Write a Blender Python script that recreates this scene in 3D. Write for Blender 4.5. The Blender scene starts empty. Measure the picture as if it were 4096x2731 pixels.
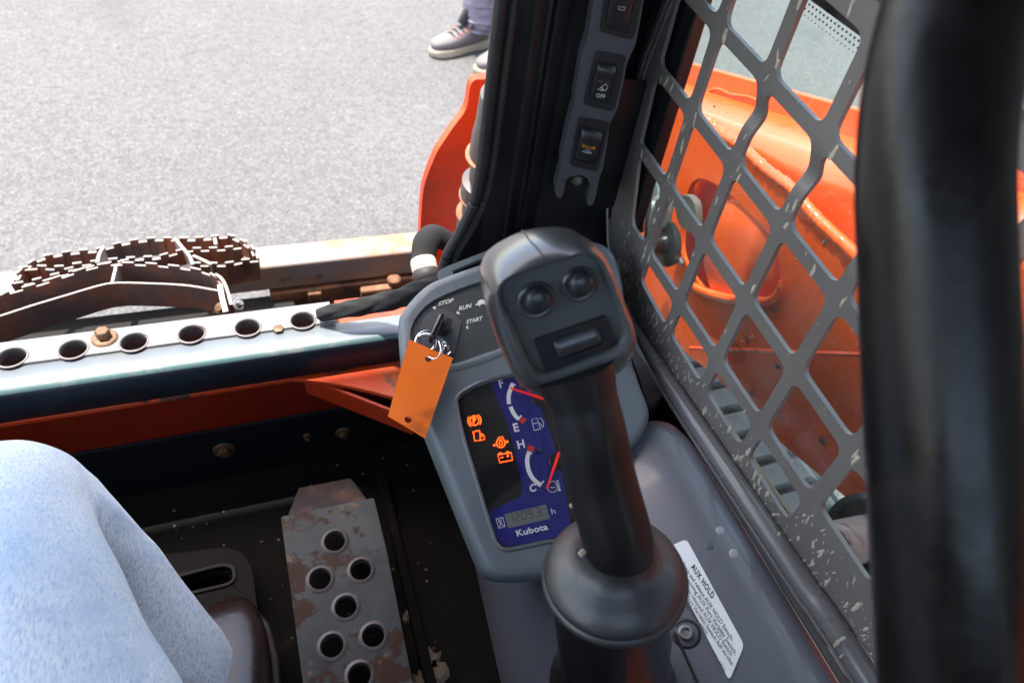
import bpy, bmesh, math, random
from mathutils import Vector, Matrix
from mathutils.geometry import delaunay_2d_cdt
R = math.radians
random.seed(7)
scene = bpy.context.scene
COL = scene.collection
EYE = 1.30                     # camera height above the asphalt; everything is laid out from the operator's eye and lifted at the end

# ------------------------------------------------------------------ camera, world, sun, exposure
F, CX, CY = 4096*24/36.0, 2048.0, 1365.5
_b = Vector((-270, 1565, 1568)).normalized()
_a = Vector((-776, -1700, 1568)); _a = (_a-_b*_a.dot(_b)).normalized()
AX = _b.cross(_a)
if AX.x < 0: AX = -AX          # world right, forward (_a) and down (_b) seen in camera axes (x right, y down, z ahead)
cam_d = bpy.data.cameras.new('camera'); cam = bpy.data.objects.new('camera', cam_d); COL.objects.link(cam)
cam_d.lens = 24; cam_d.sensor_width = 36; cam_d.clip_start = .01; cam_d.clip_end = 400
cr = Vector((AX.x, _a.x, -_b.x)); cd_ = Vector((AX.y, _a.y, -_b.y)); cf = Vector((AX.z, _a.z, -_b.z))
m3 = Matrix((cr, -cd_, -cf)).transposed()
cam.matrix_world = m3.to_4x4()
cam_d.dof.use_dof = True; cam_d.dof.focus_distance = .66; cam_d.dof.aperture_fstop = 7.0
scene.camera = cam

SUN = Vector((-.17, .20, .965)).normalized()
world = bpy.data.worlds.new('World'); scene.world = world; world.use_nodes = True
wn = world.node_tree; bg = wn.nodes['Background']
sky = wn.nodes.new('ShaderNodeTexSky'); sky.sky_type = 'NISHITA'; sky.sun_disc = False
sky.sun_elevation = math.asin(SUN.z); sky.sun_rotation = math.atan2(SUN.x, SUN.y)
sky.dust_density = 2.0; sky.air_density = 1.0
wb = wn.nodes.new('ShaderNodeMix'); wb.data_type = 'RGBA'; wb.blend_type = 'MULTIPLY'; wb.inputs[0].default_value = 1; wb.inputs[7].default_value = (1.14, 1.0, .86, 1)   # thin bright haze takes the blue out of the sky
wn.links.new(sky.outputs[0], wb.inputs[6]); wn.links.new(wb.outputs[2], bg.inputs[0]); bg.inputs[1].default_value = .15
sl = bpy.data.lights.new('sun', 'SUN'); sl.energy = 2.05; sl.angle = R(1.0); sl.color = (1, .95, .88)
so = bpy.data.objects.new('sun', sl); COL.objects.link(so)
so.rotation_euler = (-SUN).to_track_quat('-Z', 'Y').to_euler()
scene.view_settings.view_transform = 'Standard'; scene.view_settings.look = 'None'
scene.view_settings.gamma = 1; scene.view_settings.use_curve_mapping = False
scene.view_settings.exposure = 2.5
scene.cycles.max_bounces = 8; scene.cycles.use_denoising = True
scene.cycles.sample_clamp_indirect = 6

# ------------------------------------------------------------------ laying out: points in the cab found from sight lines and real planes
def ray(p):
    u, v = (p[0]-CX), (p[1]-CY)
    return cr*u + cd_*v + cf*F
def onx(p, x): r = ray(p); return r*(x/r.x)
def ony(p, y): r = ray(p); return r*(y/r.y)
def onz(p, z): r = ray(p); return r*(z/r.z)
def ond(p, d): return ray(p)*(d/F)
def crop(ox, oy, s): return lambda x, y: (ox+x*s, oy+y*s)
A5 = crop(1500, 900, .63768); KY = crop(1550, 1150, .22321); GA = crop(1700, 1400, .63796); HD = crop(1900, 900, .44643)
PD = crop(600, 1700, .65753); SW = crop(2200, 0, .5423); Q1 = crop(0, 800, .72279); TT = crop(0, 900, .46769)
R1 = crop(2350, 0, .5102); R2 = crop(2350, 700, .5102); R3 = crop(2700, 1400, .5102); R4 = crop(2700, 2100, .40241)
R5 = crop(2400, 1300, .5102); R8 = crop(2100, 1900, .59524); SH = crop(1500, 0, .2551); PL = crop(1560, 300, .5102)
FU = lambda x, y: (x*1.7415, y*1.7415)
class Plane:
    def __init__(s, o, ex, ey):
        s.o = o; s.ex = ex.normalized(); s.n = s.ex.cross(ey).normalized(); s.ey = s.n.cross(s.ex)
    def hit(s, p, h=0):
        r = ray(p); o = s.o+s.n*h
        return r*(o.dot(s.n)/r.dot(s.n))
    def ab(s, p, h=0):
        q = s.hit(p, h)-s.o
        return (q.dot(s.ex), q.dot(s.ey))
    def pt(s, a, b, h=0): return s.o+s.ex*a+s.ey*b+s.n*h
    def at(s, p, h=0): a, b = s.ab(p); return s.pt(a, b, h)

# ------------------------------------------------------------------ materials
MATS = {}
def M(name, col, rough=.5, metal=0, var=(), bump=(), rvar=0, coat=0, spec=.5, emit=None, trans=0, sheen=0):
    m = bpy.data.materials.new(name); m.use_nodes = True; MATS[name] = m
    nt = m.node_tree; N = nt.nodes; L = nt.links; b = N['Principled BSDF']
    tc = N.new('ShaderNodeTexCoord')
    b.inputs['Roughness'].default_value = rough; b.inputs['Metallic'].default_value = metal
    b.inputs['Specular IOR Level'].default_value = spec; b.inputs['Coat Weight'].default_value = coat
    b.inputs['Coat Roughness'].default_value = .12
    if sheen: b.inputs['Sheen Weight'].default_value = sheen
    if emit: b.inputs['Emission Color'].default_value = (*emit[0], 1); b.inputs['Emission Strength'].default_value = emit[1]
    def noise(scale, detail=4, st=(1, 1, 1), rough=.6, kind='n', off=0):
        mp = N.new('ShaderNodeMapping'); mp.inputs['Scale'].default_value = st; mp.inputs['Location'].default_value = (off, off*.7, off*1.3)
        L.new(tc.outputs['Object'], mp.inputs[0])
        if kind == 'v':
            t = N.new('ShaderNodeTexVoronoi'); t.inputs['Scale'].default_value = scale; L.new(mp.outputs[0], t.inputs[0]); return t.outputs['Distance']
        if kind == 'c':
            t = N.new('ShaderNodeTexVoronoi'); t.inputs['Scale'].default_value = scale; L.new(mp.outputs[0], t.inputs[0])
            sp = N.new('ShaderNodeSeparateColor'); L.new(t.outputs['Color'], sp.inputs[0]); return sp.outputs[0]
        if kind == 'w':
            t = N.new('ShaderNodeTexWave'); t.inputs['Scale'].default_value = scale; t.inputs['Distortion'].default_value = rough; t.inputs['Detail'].default_value = detail
            t.inputs['Detail Scale'].default_value = 1.5; t.bands_direction = 'DIAGONAL'; L.new(mp.outputs[0], t.inputs[0]); return t.outputs['Fac']
        t = N.new('ShaderNodeTexNoise'); t.inputs['Scale'].default_value = scale; t.inputs['Detail'].default_value = detail
        t.inputs['Roughness'].default_value = rough; L.new(mp.outputs[0], t.inputs[0]); return t.outputs['Fac']
    def ramp(src, lo, hi):
        r = N.new('ShaderNodeMapRange'); r.inputs[1].default_value = lo; r.inputs[2].default_value = hi; r.clamp = True
        L.new(src, r.inputs[0]); return r.outputs[0]
    cur = N.new('ShaderNodeRGB'); cur.outputs[0].default_value = (*col, 1); cur = cur.outputs[0]
    for k, v in enumerate(var):
        c2, sc, lo, hi = v[:4]; st = v[4] if len(v) > 4 else (1, 1, 1); kind = v[5] if len(v) > 5 else 'n'
        f = ramp(noise(sc, 6, st, .65, kind, k*3.1+1), lo, hi)
        mx = N.new('ShaderNodeMix'); mx.data_type = 'RGBA'; L.new(f, mx.inputs[0]); L.new(cur, mx.inputs[6]); mx.inputs[7].default_value = (*c2, 1); cur = mx.outputs[2]
    L.new(cur, b.inputs['Base Color'])
    if rvar:
        f = noise(25, 5, off=9); r = N.new('ShaderNodeMapRange'); r.inputs[1].default_value = .3; r.inputs[2].default_value = .7
        r.inputs[3].default_value = max(.03, rough-rvar); r.inputs[4].default_value = min(1, rough+rvar); L.new(f, r.inputs[0]); L.new(r.outputs[0], b.inputs['Roughness'])
    prev = None
    for k, bb in enumerate(bump):
        sc, strg, dist = bb[:3]; kind = bb[3] if len(bb) > 3 else 'n'; st = bb[4] if len(bb) > 4 else (1, 1, 1)
        bp = N.new('ShaderNodeBump'); bp.inputs['Strength'].default_value = strg; bp.inputs['Distance'].default_value = dist
        L.new(noise(sc, 3, st, .5, kind, 5+k), bp.inputs['Height'])
        if prev: L.new(prev, bp.inputs['Normal'])
        prev = bp.outputs[0]
    if prev: L.new(prev, b.inputs['Normal'])
    return m
DUST = (.30, .25, .19)
asphalt = M('asphalt', (.083, .083, .0838), .85, var=[((.098, .0975, .096), 1.1, .40, .60), ((.044, .044, .045), 210, .60, .92, (1, 1, 1), 'c'), ((.140, .138, .134), 190, .72, .95, (1, 1, 1), 'c'), ((.058, .058, .059), 34, .50, .72), ((.108, .106, .102), 85, .55, .75), ((.060, .059, .058), .9, .60, .72), ((.20, .13, .06), 9, .785, .80)], bump=[(130, .45, .003, 'v'), (40, .3, .004)])
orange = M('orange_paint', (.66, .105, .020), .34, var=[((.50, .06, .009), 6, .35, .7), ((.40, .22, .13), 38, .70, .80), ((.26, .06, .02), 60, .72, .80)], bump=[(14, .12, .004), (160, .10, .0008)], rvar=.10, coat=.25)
orange_chip = M('chipped_orange_paint', (.52, .045, .006), .42, var=[((.045, .028, .022), 30, .56, .60), ((.5, .14, .06), 8, .5, .8)], bump=[(30, .3, .001)], rvar=.1)
kick_shade = M('shaded_orange_paint', (.21, .012, .0014), .5, var=[((.03, .02, .015), 16, .68, .72), ((.12, .007, .001), 5, .4, .7)], bump=[(20, .2, .001)], rvar=.1, spec=.3)  # orange kick plate with the footwell shade put into its base colour
vermilion = M('vermilion_plate_paint', (.78, .048, .003), .4, var=[((.06, .03, .02), 14, .66, .70), ((.45, .03, .003), 5, .4, .7)], bump=[(20, .2, .001)], rvar=.1)
red_orange = M('deep_orange_paint', (.42, .030, .003), .45, var=[((.05, .03, .02), 16, .66, .70), ((.34, .024, .003), 5, .4, .7)], bump=[(20, .2, .001)], rvar=.1)
guard_grey = M('guard_dark_grey_paint', (.145, .135, .122), .38, var=[((.18, .167, .148), 7, .45, .75), ((.26, .24, .21), 55, .70, .80), ((.20, .20, .20), 14, .66, .80)], bump=[(240, .25, .0006), (30, .1, .001)], rvar=.08, coat=.15)
frame_grey = M('pressed_frame_grey_paint', (.135, .128, .124), .30, var=[((.14, .13, .125), 9, .45, .75), ((.3, .28, .25), 70, .70, .78)], bump=[(200, .2, .0006)], rvar=.08, coat=.3)
console_grey = M('console_grey_plastic', (.115, .135, .145), .40, var=[((.155, .178, .19), 10, .45, .75), ((.26, .27, .26), 60, .69, .80), ((.09, .108, .118), 22, .55, .75)], bump=[(520, .35, .0004)], rvar=.07)
console_dark = M('console_face_dark_plastic', (.038, .047, .048), .52, var=[((.056, .066, .066), 12, .45, .7), ((.16, .155, .12), 34, .69, .76)], bump=[(600, .4, .0004)], rvar=.06)
trim_grey = M('side_trim_grey_plastic', (.125, .126, .142), .36, coat=.45, spec=.7, var=[((.145, .146, .162), 7, .45, .75), ((.10, .10, .113), 24, .58, .76), ((.30, .27, .22), 90, .74, .80)], bump=[(420, .5, .0006)], rvar=.05)
black_pl = M('black_plastic', (.013, .014, .016), .42, var=[((.03, .03, .031), 9, .5, .75)], bump=[(500, .25, .0004)], rvar=.08)
black_soft = M('black_grip_rubber', (.006, .006, .0065), .42, var=[((.012, .012, .012), 18, .5, .75)], bump=[(380, .25, .0004)], rvar=.04, coat=.08, spec=.4)
head_grey = M('lever_head_plastic', (.042, .043, .045), .30, var=[((.06, .057, .052), 20, .48, .7), ((.032, .033, .035), 8, .5, .75)], bump=[(420, .2, .0003)], rvar=.05, coat=.55, spec=.8)
head_dirt = M('grimy_lever_face_plastic', (.050, .056, .058), .50, var=[((.115, .092, .052), 22, .50, .66), ((.080, .09, .092), 8, .5, .7)], bump=[(300, .3, .0004)], rvar=.07)
rubber = M('black_rubber', (.014, .013, .014), .62, var=[((.035, .028, .026), 12, .5, .75)], bump=[(200, .3, .0006)])
pillar_blk = M('pillar_black_paint', (.0055, .006, .007), .38, var=[((.02, .02, .022), 5, .45, .75), ((.12, .11, .10), 130, .765, .80)], bump=[(260, .2, .0005)], rvar=.08)
bar_blk = M('restraint_bar_black_paint', (.0045, .0042, .004), .34, spec=.35, var=[((.011, .008, .007), 9, .5, .75), ((.018, .015, .013), 30, .62, .74, (1, 1, .3)), ((.04, .035, .03), 160, .74, .80)], bump=[(120, .25, .0008), (30, .2, .001)], rvar=.14)
zinc = M('worn_pale_step_paint', (.18, .19, .20), .50, var=[((.215, .21, .20), 9, .42, .72), ((.16, .10, .06), 28, .62, .74), ((.34, .15, .06), 46, .69, .77)], bump=[(90, .3, .001)], rvar=.1)
sill_pale = M('worn_sill_paint', (.145, .165, .19), .42, var=[((.175, .19, .195), 9, .42, .72), ((.12, .11, .10), 70, .68, .76), ((.16, .19, .22), 18, .5, .7)], bump=[(90, .2, .001)], rvar=.1, coat=.2)
teal = M('teal_undercoat', (.075, .145, .145), .6, var=[((.22, .23, .22), 22, .52, .66), ((.15, .1, .08), 80, .64, .7)], bump=[(90, .3, .001)])
navy = M('sill_navy_paint', (.012, .018, .027), .56, var=[((.035, .05, .068), 8, .45, .75), ((.2, .2, .2), 50, .74, .78)], bump=[(90, .15, .001)], rvar=.08)
ring_steel = M('pressed_ring_worn_steel', (.15, .13, .125), .5, metal=.4, var=[((.18, .16, .15), 40, .45, .7), ((.08, .04, .028), 60, .55, .7)], bump=[(200, .3, .0006)])
rust_steel = M('rusty_steel', (.17, .075, .038), .72, var=[((.34, .16, .075), 12, .45, .68), ((.07, .042, .036), 18, .50, .68), ((.45, .36, .30), 60, .68, .78)], bump=[(70, .5, .0015)], rvar=.12)
brown_steel = M('brown_weathered_steel', (.125, .080, .068), .55, var=[((.30, .10, .045), 9, .48, .62), ((.075, .058, .055), 13, .50, .7), ((.30, .20, .15), 80, .70, .8)], bump=[(60, .3, .001)], rvar=.12)
bare_edge = M('worn_bright_edge_steel', (.30, .26, .235), .42, metal=.35, var=[((.52, .36, .26), 30, .50, .66), ((.3, .2, .14), 55, .62, .74)], bump=[(160, .3, .0006)])
beam_mat = M('lavender_grey_rust_bloomed_steel', (.22, .195, .195), .65, var=[((.33, .165, .085), 9, .46, .60), ((.28, .225, .18), 5, .45, .75), ((.16, .075, .04), 34, .58, .68)], bump=[(60, .4, .001)], rvar=.1)
pedal_mat = M('scuffed_grey_pedal_paint', (.052, .058, .060), .52, var=[((.095, .102, .10), 6, .46, .68), ((.045, .019, .012), 15, .56, .60), ((.14, .105, .075), 34, .62, .67), ((.026, .030, .033), 24, .58, .72)], bump=[(60, .3, .001)], rvar=.1, spec=.25)
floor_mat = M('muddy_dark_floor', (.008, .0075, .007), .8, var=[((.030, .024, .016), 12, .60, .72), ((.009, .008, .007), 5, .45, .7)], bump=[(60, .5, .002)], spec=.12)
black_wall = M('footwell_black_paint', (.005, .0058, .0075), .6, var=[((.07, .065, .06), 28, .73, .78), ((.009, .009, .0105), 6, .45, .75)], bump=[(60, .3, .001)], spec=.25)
bolt_mat = M('rusty_bolt', (.13, .075, .042), .55, metal=.5, var=[((.24, .13, .065), 60, .45, .65)], bump=[(160, .4, .0006)])
chrome = M('chrome', (.72, .72, .72), .12, metal=1)
steel = M('dull_steel', (.36, .35, .34), .34, metal=.9, var=[((.16, .15, .14), 60, .5, .7)], bump=[(160, .3, .0004)])
screw_mat = M('dark_screw', (.05, .05, .055), .3, metal=.8)
tag_mat = M('orange_tag_plastic', (.85, .165, .012), .42, var=[((.40, .09, .012), 22, .56, .72), ((.22, .08, .025), 46, .66, .76)], bump=[(240, .15, .0004)], rvar=.08)
face_black = M('cluster_black_face', (.010, .011, .012), .16, var=[((.018, .02, .022), 6, .45, .75), ((.09, .09, .09), 60, .76, .80)], coat=.5)
face_blue = M('cluster_blue_face', (.014, .018, .26), .22, coat=.4, var=[((.015, .015, .13), 330, .35, .65, (1, .02, .02), 'w')])
white_print = M('white_print', (.80, .80, .80), .5)
cream_print = M('cream_print', (.72, .73, .66), .6)
grey_print = M('grey_print', (.42, .43, .44), .5)
dim_print = M('faint_print', (.12, .12, .12), .5)
ink = M('black_ink', (.012, .012, .012), .5)
red_plastic = M('red_needle', (.55, .012, .008), .35, emit=((1, .03, .015), .05))
glow_red = M('lit_warning_symbol', (.5, .05, .01), .5, emit=((1, .10, .01), 5.0))
glow_yel = M('lit_symbol_core', (.5, .1, .01), .5, emit=((1, .055, .004), 1.1))
lcd = M('lcd_grey_green', (.17, .18, .16), .3, coat=.3)
lens_rim = M('smoky_lens_rim', (.10, .11, .12), .12, coat=.8, spec=.8)
amber = M('amber_window', (.42, .17, .01), .4, var=[((.2, .07, .005), 400, .45, .6)])
sticker = M('sticker_white_vinyl', (.88, .87, .82), .45, var=[((.60, .58, .52), 30, .62, .76)])
mud = M('dried_cream_mud', (.52, .45, .35), .9, var=[((.36, .30, .22), 120, .45, .65)], bump=[(300, .6, .0008)])
mud_dark = M('brown_mud', (.20, .16, .115), .9, bump=[(160, .6, .001)])
jeans = M('light_blue_denim', (.46, .59, .74), .9, var=[((.78, .83, .86), 4.5, .32, .56), ((.34, .47, .66), 850, .47, .66, (1, .22, .6)), ((.78, .84, .88), 1000, .58, .74, (.3, 1, .7)), ((.40, .53, .70), 14, .52, .72, (1, 1, .5)), ((.58, .58, .55), 9, .70, .82)], bump=[(700, .5, .0005, 'n', (1, .25, .6)), (120, .3, .001), (14, .35, .006)], sheen=.3)
leather = M('brown_leather', (.022, .011, .0085), .30, var=[((.040, .024, .019), 9, .45, .7)], bump=[(90, .3, .001)], rvar=.1, coat=.2)
boot_sole = M('boot_sole', (.035, .022, .016), .6)
skin = M('skin', (.52, .30, .21), .5)
shoe_grey = M('grey_mesh_shoe', (.150, .135, .128), .8, var=[((.13, .125, .135), 7, .45, .7)], bump=[(400, .5, .001)])
shoe_sole = M('cream_sole', (.33, .28, .21), .6)
sole_dark = M('dark_outsole', (.07, .075, .05), .7)
lace = M('black_lace', (.02, .021, .024), .8)
coral = M('coral_thread', (.62, .10, .07), .7)
trouser = M('lilac_grey_trousers', (.20, .18, .23), .85, var=[((.30, .27, .33), 6, .45, .65, (1, 1, 2)), ((.08, .07, .10), 9, .58, .68, (.6, .6, 2.4))], bump=[(14, .5, .02)])
shirt = M('dark_cotton', (.05, .06, .09), .85)
hair_m = M('dark_hair', (.02, .015, .01), .6)
hose_blk = M('woven_hose_sleeve', (.008, .008, .0085), .85, bump=[(300, .6, .001, 'w')], var=[((.016, .015, .014), 14, .5, .7)])
tape = M('cream_tape', (.52, .46, .36), .7, var=[((.2, .17, .13), 40, .55, .7)], bump=[(140, .5, .001)])
cyl_grey = M('dusty_cylinder_paint', (.075, .062, .058), .5, var=[((.13, .11, .10), 14, .5, .7), ((.05, .035, .03), 20, .55, .7)], bump=[(90, .4, .001)])
track_rub = M('dusty_track_rubber', (.17, .175, .165), .85, var=[((.27, .27, .25), 10, .45, .7), ((.09, .09, .09), 30, .55, .7)], bump=[(60, .5, .002)])
chassis = M('chassis_black', (.004, .0035, .003), .8, var=[((.014, .010, .007), 8, .6, .75)])
seat_mat = M('black_vinyl', (.02, .02, .02), .5)
def glass_mat(name='tinted_window_glass', tint=(.84, .91, .89), dust=(.015, .06), dsc=7):
    m = bpy.data.materials.new(name); m.use_nodes = True; nt = m.node_tree; N = nt.nodes; L = nt.links
    N.remove(N['Principled BSDF']); out = N['Material Output']
    t = N.new('ShaderNodeBsdfTransparent'); t.inputs[0].default_value = (*tint, 1)
    g = N.new('ShaderNodeBsdfGlossy'); g.inputs['Roughness'].default_value = .03
    lw_ = N.new('ShaderNodeLayerWeight'); lw_.inputs[0].default_value = .5
    pw = N.new('ShaderNodeMath'); pw.operation = 'POWER'; pw.inputs[1].default_value = 4; L.new(lw_.outputs['Facing'], pw.inputs[0])
    fr = N.new('ShaderNodeMath'); fr.operation = 'MULTIPLY_ADD'; fr.inputs[1].default_value = .6; fr.inputs[2].default_value = .04; L.new(pw.outputs[0], fr.inputs[0])
    d = N.new('ShaderNodeBsdfDiffuse'); d.inputs[0].default_value = (.6, .62, .58, 1)
    mx = N.new('ShaderNodeMixShader'); L.new(fr.outputs[0], mx.inputs[0]); L.new(t.outputs[0], mx.inputs[1]); L.new(g.outputs[0], mx.inputs[2])
    tc = N.new('ShaderNodeTexCoord'); ns = N.new('ShaderNodeTexNoise'); ns.inputs['Scale'].default_value = dsc; ns.inputs['Detail'].default_value = 6
    L.new(tc.outputs['Object'], ns.inputs[0]); mr = N.new('ShaderNodeMapRange'); mr.inputs[1].default_value = .4; mr.inputs[2].default_value = .8; mr.inputs[3].default_value = dust[0]; mr.inputs[4].default_value = dust[1]
    L.new(ns.outputs[0], mr.inputs[0]); m2 = N.new('ShaderNodeMixShader'); L.new(mr.outputs[0], m2.inputs[0]); L.new(mx.outputs[0], m2.inputs[1]); L.new(d.outputs[0], m2.inputs[2])
    L.new(m2.outputs[0], out.inputs[0]); return m
glass = glass_mat()
clear_lens = glass_mat('scuffed_clear_lens', (.985, .985, .985), (.0, .010), 40)

arm_orange = M('lift_boom_orange_paint', (.84, .112, .014), .30, var=[((.76, .090, .011), 6, .35, .7), ((.60, .34, .20), 60, .74, .80), ((.60, .12, .04), 70, .74, .80)], bump=[(9, .15, .004), (170, .12, .0008)], rvar=.10, coat=.4)
boom_shade = M('shaded_boom_orange_paint', (.74, .062, .007), .35, var=[((.6, .06, .01), 6, .35, .7), ((.3, .15, .08), 60, .72, .8)], bump=[(20, .1, .001)], rvar=.08, coat=.3)  # darker copy of the boom orange, shade of recess and crease painted in
collar_blk = M('satin_black_collar_rubber', (.020, .020, .0205), .46, var=[((.030, .029, .028), 14, .5, .75)], bump=[(300, .35, .0006)], rvar=.05, coat=.15, spec=.8)
# ------------------------------------------------------------------ mesh collecting
def V(*a): return Vector(a)
def frame(d, up=V(0, 0, 1)):
    d = d.normalized()
    if abs(d.dot(up)) > .97: up = V(0, 1, 0) if abs(d.y) < .9 else V(1, 0, 0)
    x = up.cross(d).normalized(); return x, d.cross(x)
class MB:
    def __init__(s): s.v = []; s.f = []; s.mi = []; s.cur = 0; s.nosm = set()
    def add(s, vs, fs, flat=False):
        o = len(s.v); s.v += [Vector(p) for p in vs]
        for f in fs:
            if flat: s.nosm.add(len(s.f))
            s.f.append([i+o for i in f]); s.mi.append(s.cur)
        return s
    def box(s, c, size, ex=V(1, 0, 0), ey=V(0, 1, 0), taper=1):
        ex = ex.normalized(); ez = ex.cross(ey).normalized(); ey = ez.cross(ex)
        hx, hy, hz = size[0]/2, size[1]/2, size[2]/2; vs = []
        for k in (-1, 1):
            t = taper if k > 0 else 1
            for i, j in ((-1, -1), (1, -1), (1, 1), (-1, 1)): vs.append(c+ex*hx*i*t+ey*hy*j*t+ez*hz*k)
        return s.add(vs, [(3, 2, 1, 0), (4, 5, 6, 7), (0, 1, 5, 4), (1, 2, 6, 5), (2, 3, 7, 6), (3, 0, 4, 7)])
    def rings(s, rings, cap=(True, True), closed=True):
        n = len(rings[0]); vs = [p for r in rings for p in r]; fs = []
        for i in range(len(rings)-1):
            for j in range(n if closed else n-1):
                k = (j+1) % n; fs.append((i*n+j, i*n+k, (i+1)*n+k, (i+1)*n+j))
        if cap[0]: fs.append(tuple(reversed(range(n))))
        if cap[1]: fs.append(tuple(range((len(rings)-1)*n, len(rings)*n)))
        return s.add(vs, fs)
    def tube(s, path, rad, seg=16, cap=(True, True), squash=1, up=V(0, 0, 1), smooth=0):
        if smooth: path, rad = spline(path, rad, smooth)
        if not isinstance(rad, (list, tuple)): rad = [rad]*len(path)
        rs = []
        for i, p in enumerate(path):
            d = path[min(i+1, len(path)-1)]-path[max(i-1, 0)]
            x, y = frame(d, up)
            rs.append([p+x*math.cos(t)*rad[i]+y*math.sin(t)*rad[i]*squash for t in [2*math.pi*k/seg for k in range(seg)]])
        return s.rings(rs, cap)
    def lathe(s, o, ax, prof, seg=32, cap=(True, True), up=V(0, 0, 1)):
        x, y = frame(ax, up); ax = ax.normalized()
        return s.rings([[o+ax*h+x*math.cos(t)*r+y*math.sin(t)*r for t in [2*math.pi*k/seg for k in range(seg)]] for r, h in prof], cap)
    def poly(s, pts, off):
        n = len(pts); return s.rings([pts, [p+off for p in pts]])
    def plate(s, outer, holes, fn, thick, grid=0):
        ov = sdv([Vector(p) for p in outer], grid); pts = list(ov); ed = [(i, (i+1) % len(ov)) for i in range(len(ov))]
        hs = []
        for h in holes:
            o = len(pts); hv = sdv([Vector(p) for p in h], grid); hs.append(hv); pts += hv; ed += [(o+i, o+(i+1) % len(hv)) for i in range(len(hv))]
        if grid:
            x0 = min(p.x for p in ov); x1 = max(p.x for p in ov); y0 = min(p.y for p in ov); y1 = max(p.y for p in ov)
            i = x0+grid*.5
            while i < x1:
                j = y0+grid*.5
                while j < y1:
                    q = Vector((i, j))
                    if inside(q, ov) and not any(inside(q, h) for h in hs): pts.append(q)
                    j += grid
                i += grid
        r = delaunay_2d_cdt(pts, ed, [], 0, 1e-7)
        vs = r[0]; tri = []
        for f in r[2]:
            c = sum((vs[i] for i in f), Vector((0, 0)))/len(f)
            if inside(c, ov) and not any(inside(c, h) for h in hs): tri.append(list(f))
        n = len(vs); cnt = {}
        for f in tri:
            a = (vs[f[1]]-vs[f[0]]).cross(vs[f[2]]-vs[f[0]])
            if a < 0: f.reverse()
            for k in range(3): cnt[(f[k], f[(k+1) % 3])] = 1
        bd = [(a, b) for a, b in cnt if (b, a) not in cnt]
        fs = [tuple(f) for f in tri]+[tuple(i+n for i in reversed(f)) for f in tri]+[(b, a, a+n, b+n) for a, b in bd]
        return s.add([fn(p.x, p.y, 0) for p in vs]+[fn(p.x, p.y, -thick) for p in vs], fs)
    def ribbon(s, pts, w, fn, closed=False, h=.0004):
        n = len(pts); L = []; Rr = []
        for i in range(n):
            a = pts[(i-1) % n] if (closed or i) else pts[i]; b = pts[(i+1) % n] if (closed or i < n-1) else pts[i]
            d = Vector(b)-Vector(a); d = d.normalized() if d.length else Vector((1, 0)); q = Vector((-d.y, d.x))*w/2
            L.append(Vector(pts[i])+q); Rr.append(Vector(pts[i])-q)
        rs = [[fn(l.x, l.y, 0), fn(r.x, r.y, 0), fn(r.x, r.y, h), fn(l.x, l.y, h)] for l, r in zip(L, Rr)]
        if closed: rs.append(rs[0])
        return s.rings(rs, (not closed, not closed))
    def flat(s, pts, fn, h=.0004):
        return s.rings([[fn(a, b, 0) for a, b in pts], [fn(a, b, h) for a, b in pts]])
    def build(s, name, mats, parent=None, smooth=30, bev=0, sub=0, kind=None, label=None, at=None, bseg=2, autofix=True):
        if not isinstance(mats, (list, tuple)): mats = [mats]
        if parent is not None: o = Vector(parent['_o'])
        elif at is not None: o = at
        else:
            xs = [p.x for p in s.v]; ys = [p.y for p in s.v]; zs = [p.z for p in s.v]; o = V((min(xs)+max(xs))/2, (min(ys)+max(ys))/2, min(zs))
        me = bpy.data.meshes.new(name); me.from_pydata([p-o for p in s.v], [], s.f)
        for m in mats: me.materials.append(m)
        if len(mats) > 1: me.polygons.foreach_set('material_index', s.mi)
        if autofix:
            bm = bmesh.new(); bm.from_mesh(me); bmesh.ops.recalc_face_normals(bm, faces=bm.faces); bm.to_mesh(me); bm.free()
        ob = bpy.data.objects.new(name, me); COL.objects.link(ob)
        if smooth: me.shade_smooth(); me.set_sharp_from_angle(angle=R(smooth))
        if bev:
            md = ob.modifiers.new('edge', 'BEVEL'); md.width = bev; md.segments = bseg; md.limit_method = 'ANGLE'; md.angle_limit = R(38); md.harden_normals = False
        if sub:
            md = ob.modifiers.new('sub', 'SUBSURF'); md.levels = sub; md.render_levels = sub
        if parent is None: ob.location = o; ob['_o'] = tuple(o)
        else: ob.parent = parent; ob['_o'] = tuple(o)
        if kind: ob['kind'] = kind
        if label: ob['label'] = label
        return ob
def sdv(P, g):
    if not g: return P
    out = []
    for i in range(len(P)):
        a, b = P[i], P[(i+1) % len(P)]; k = max(1, int((b-a).length/(g*.7)))
        out += [a.lerp(b, j/k) for j in range(k)]
    return out
def inside(p, poly):
    c = False; j = len(poly)-1
    for i in range(len(poly)):
        a, b = poly[i], poly[j]
        if (a.y > p.y) != (b.y > p.y) and p.x < (b.x-a.x)*(p.y-a.y)/(b.y-a.y)+a.x: c = not c
        j = i
    return c
def spline(path, rad=None, n=8):
    out = []; ro = []; P = [path[0]*2-path[1]]+list(path)+[path[-1]*2-path[-2]]
    if rad is not None and not isinstance(rad, (list, tuple)): rad = [rad]*len(path)
    for i in range(len(path)-1):
        a, b, c, d = P[i:i+4]
        for k in range(n):
            t = k/n
            out.append(.5*((2*b)+(c-a)*t+(2*a-5*b+4*c-d)*t*t+(3*b-a-3*c+d)*t**3))
            if rad is not None: ro.append(rad[i]*(1-t)+rad[i+1]*t)
    out.append(path[-1])
    if rad is not None: ro.append(rad[-1]); return out, ro
    return out
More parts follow.
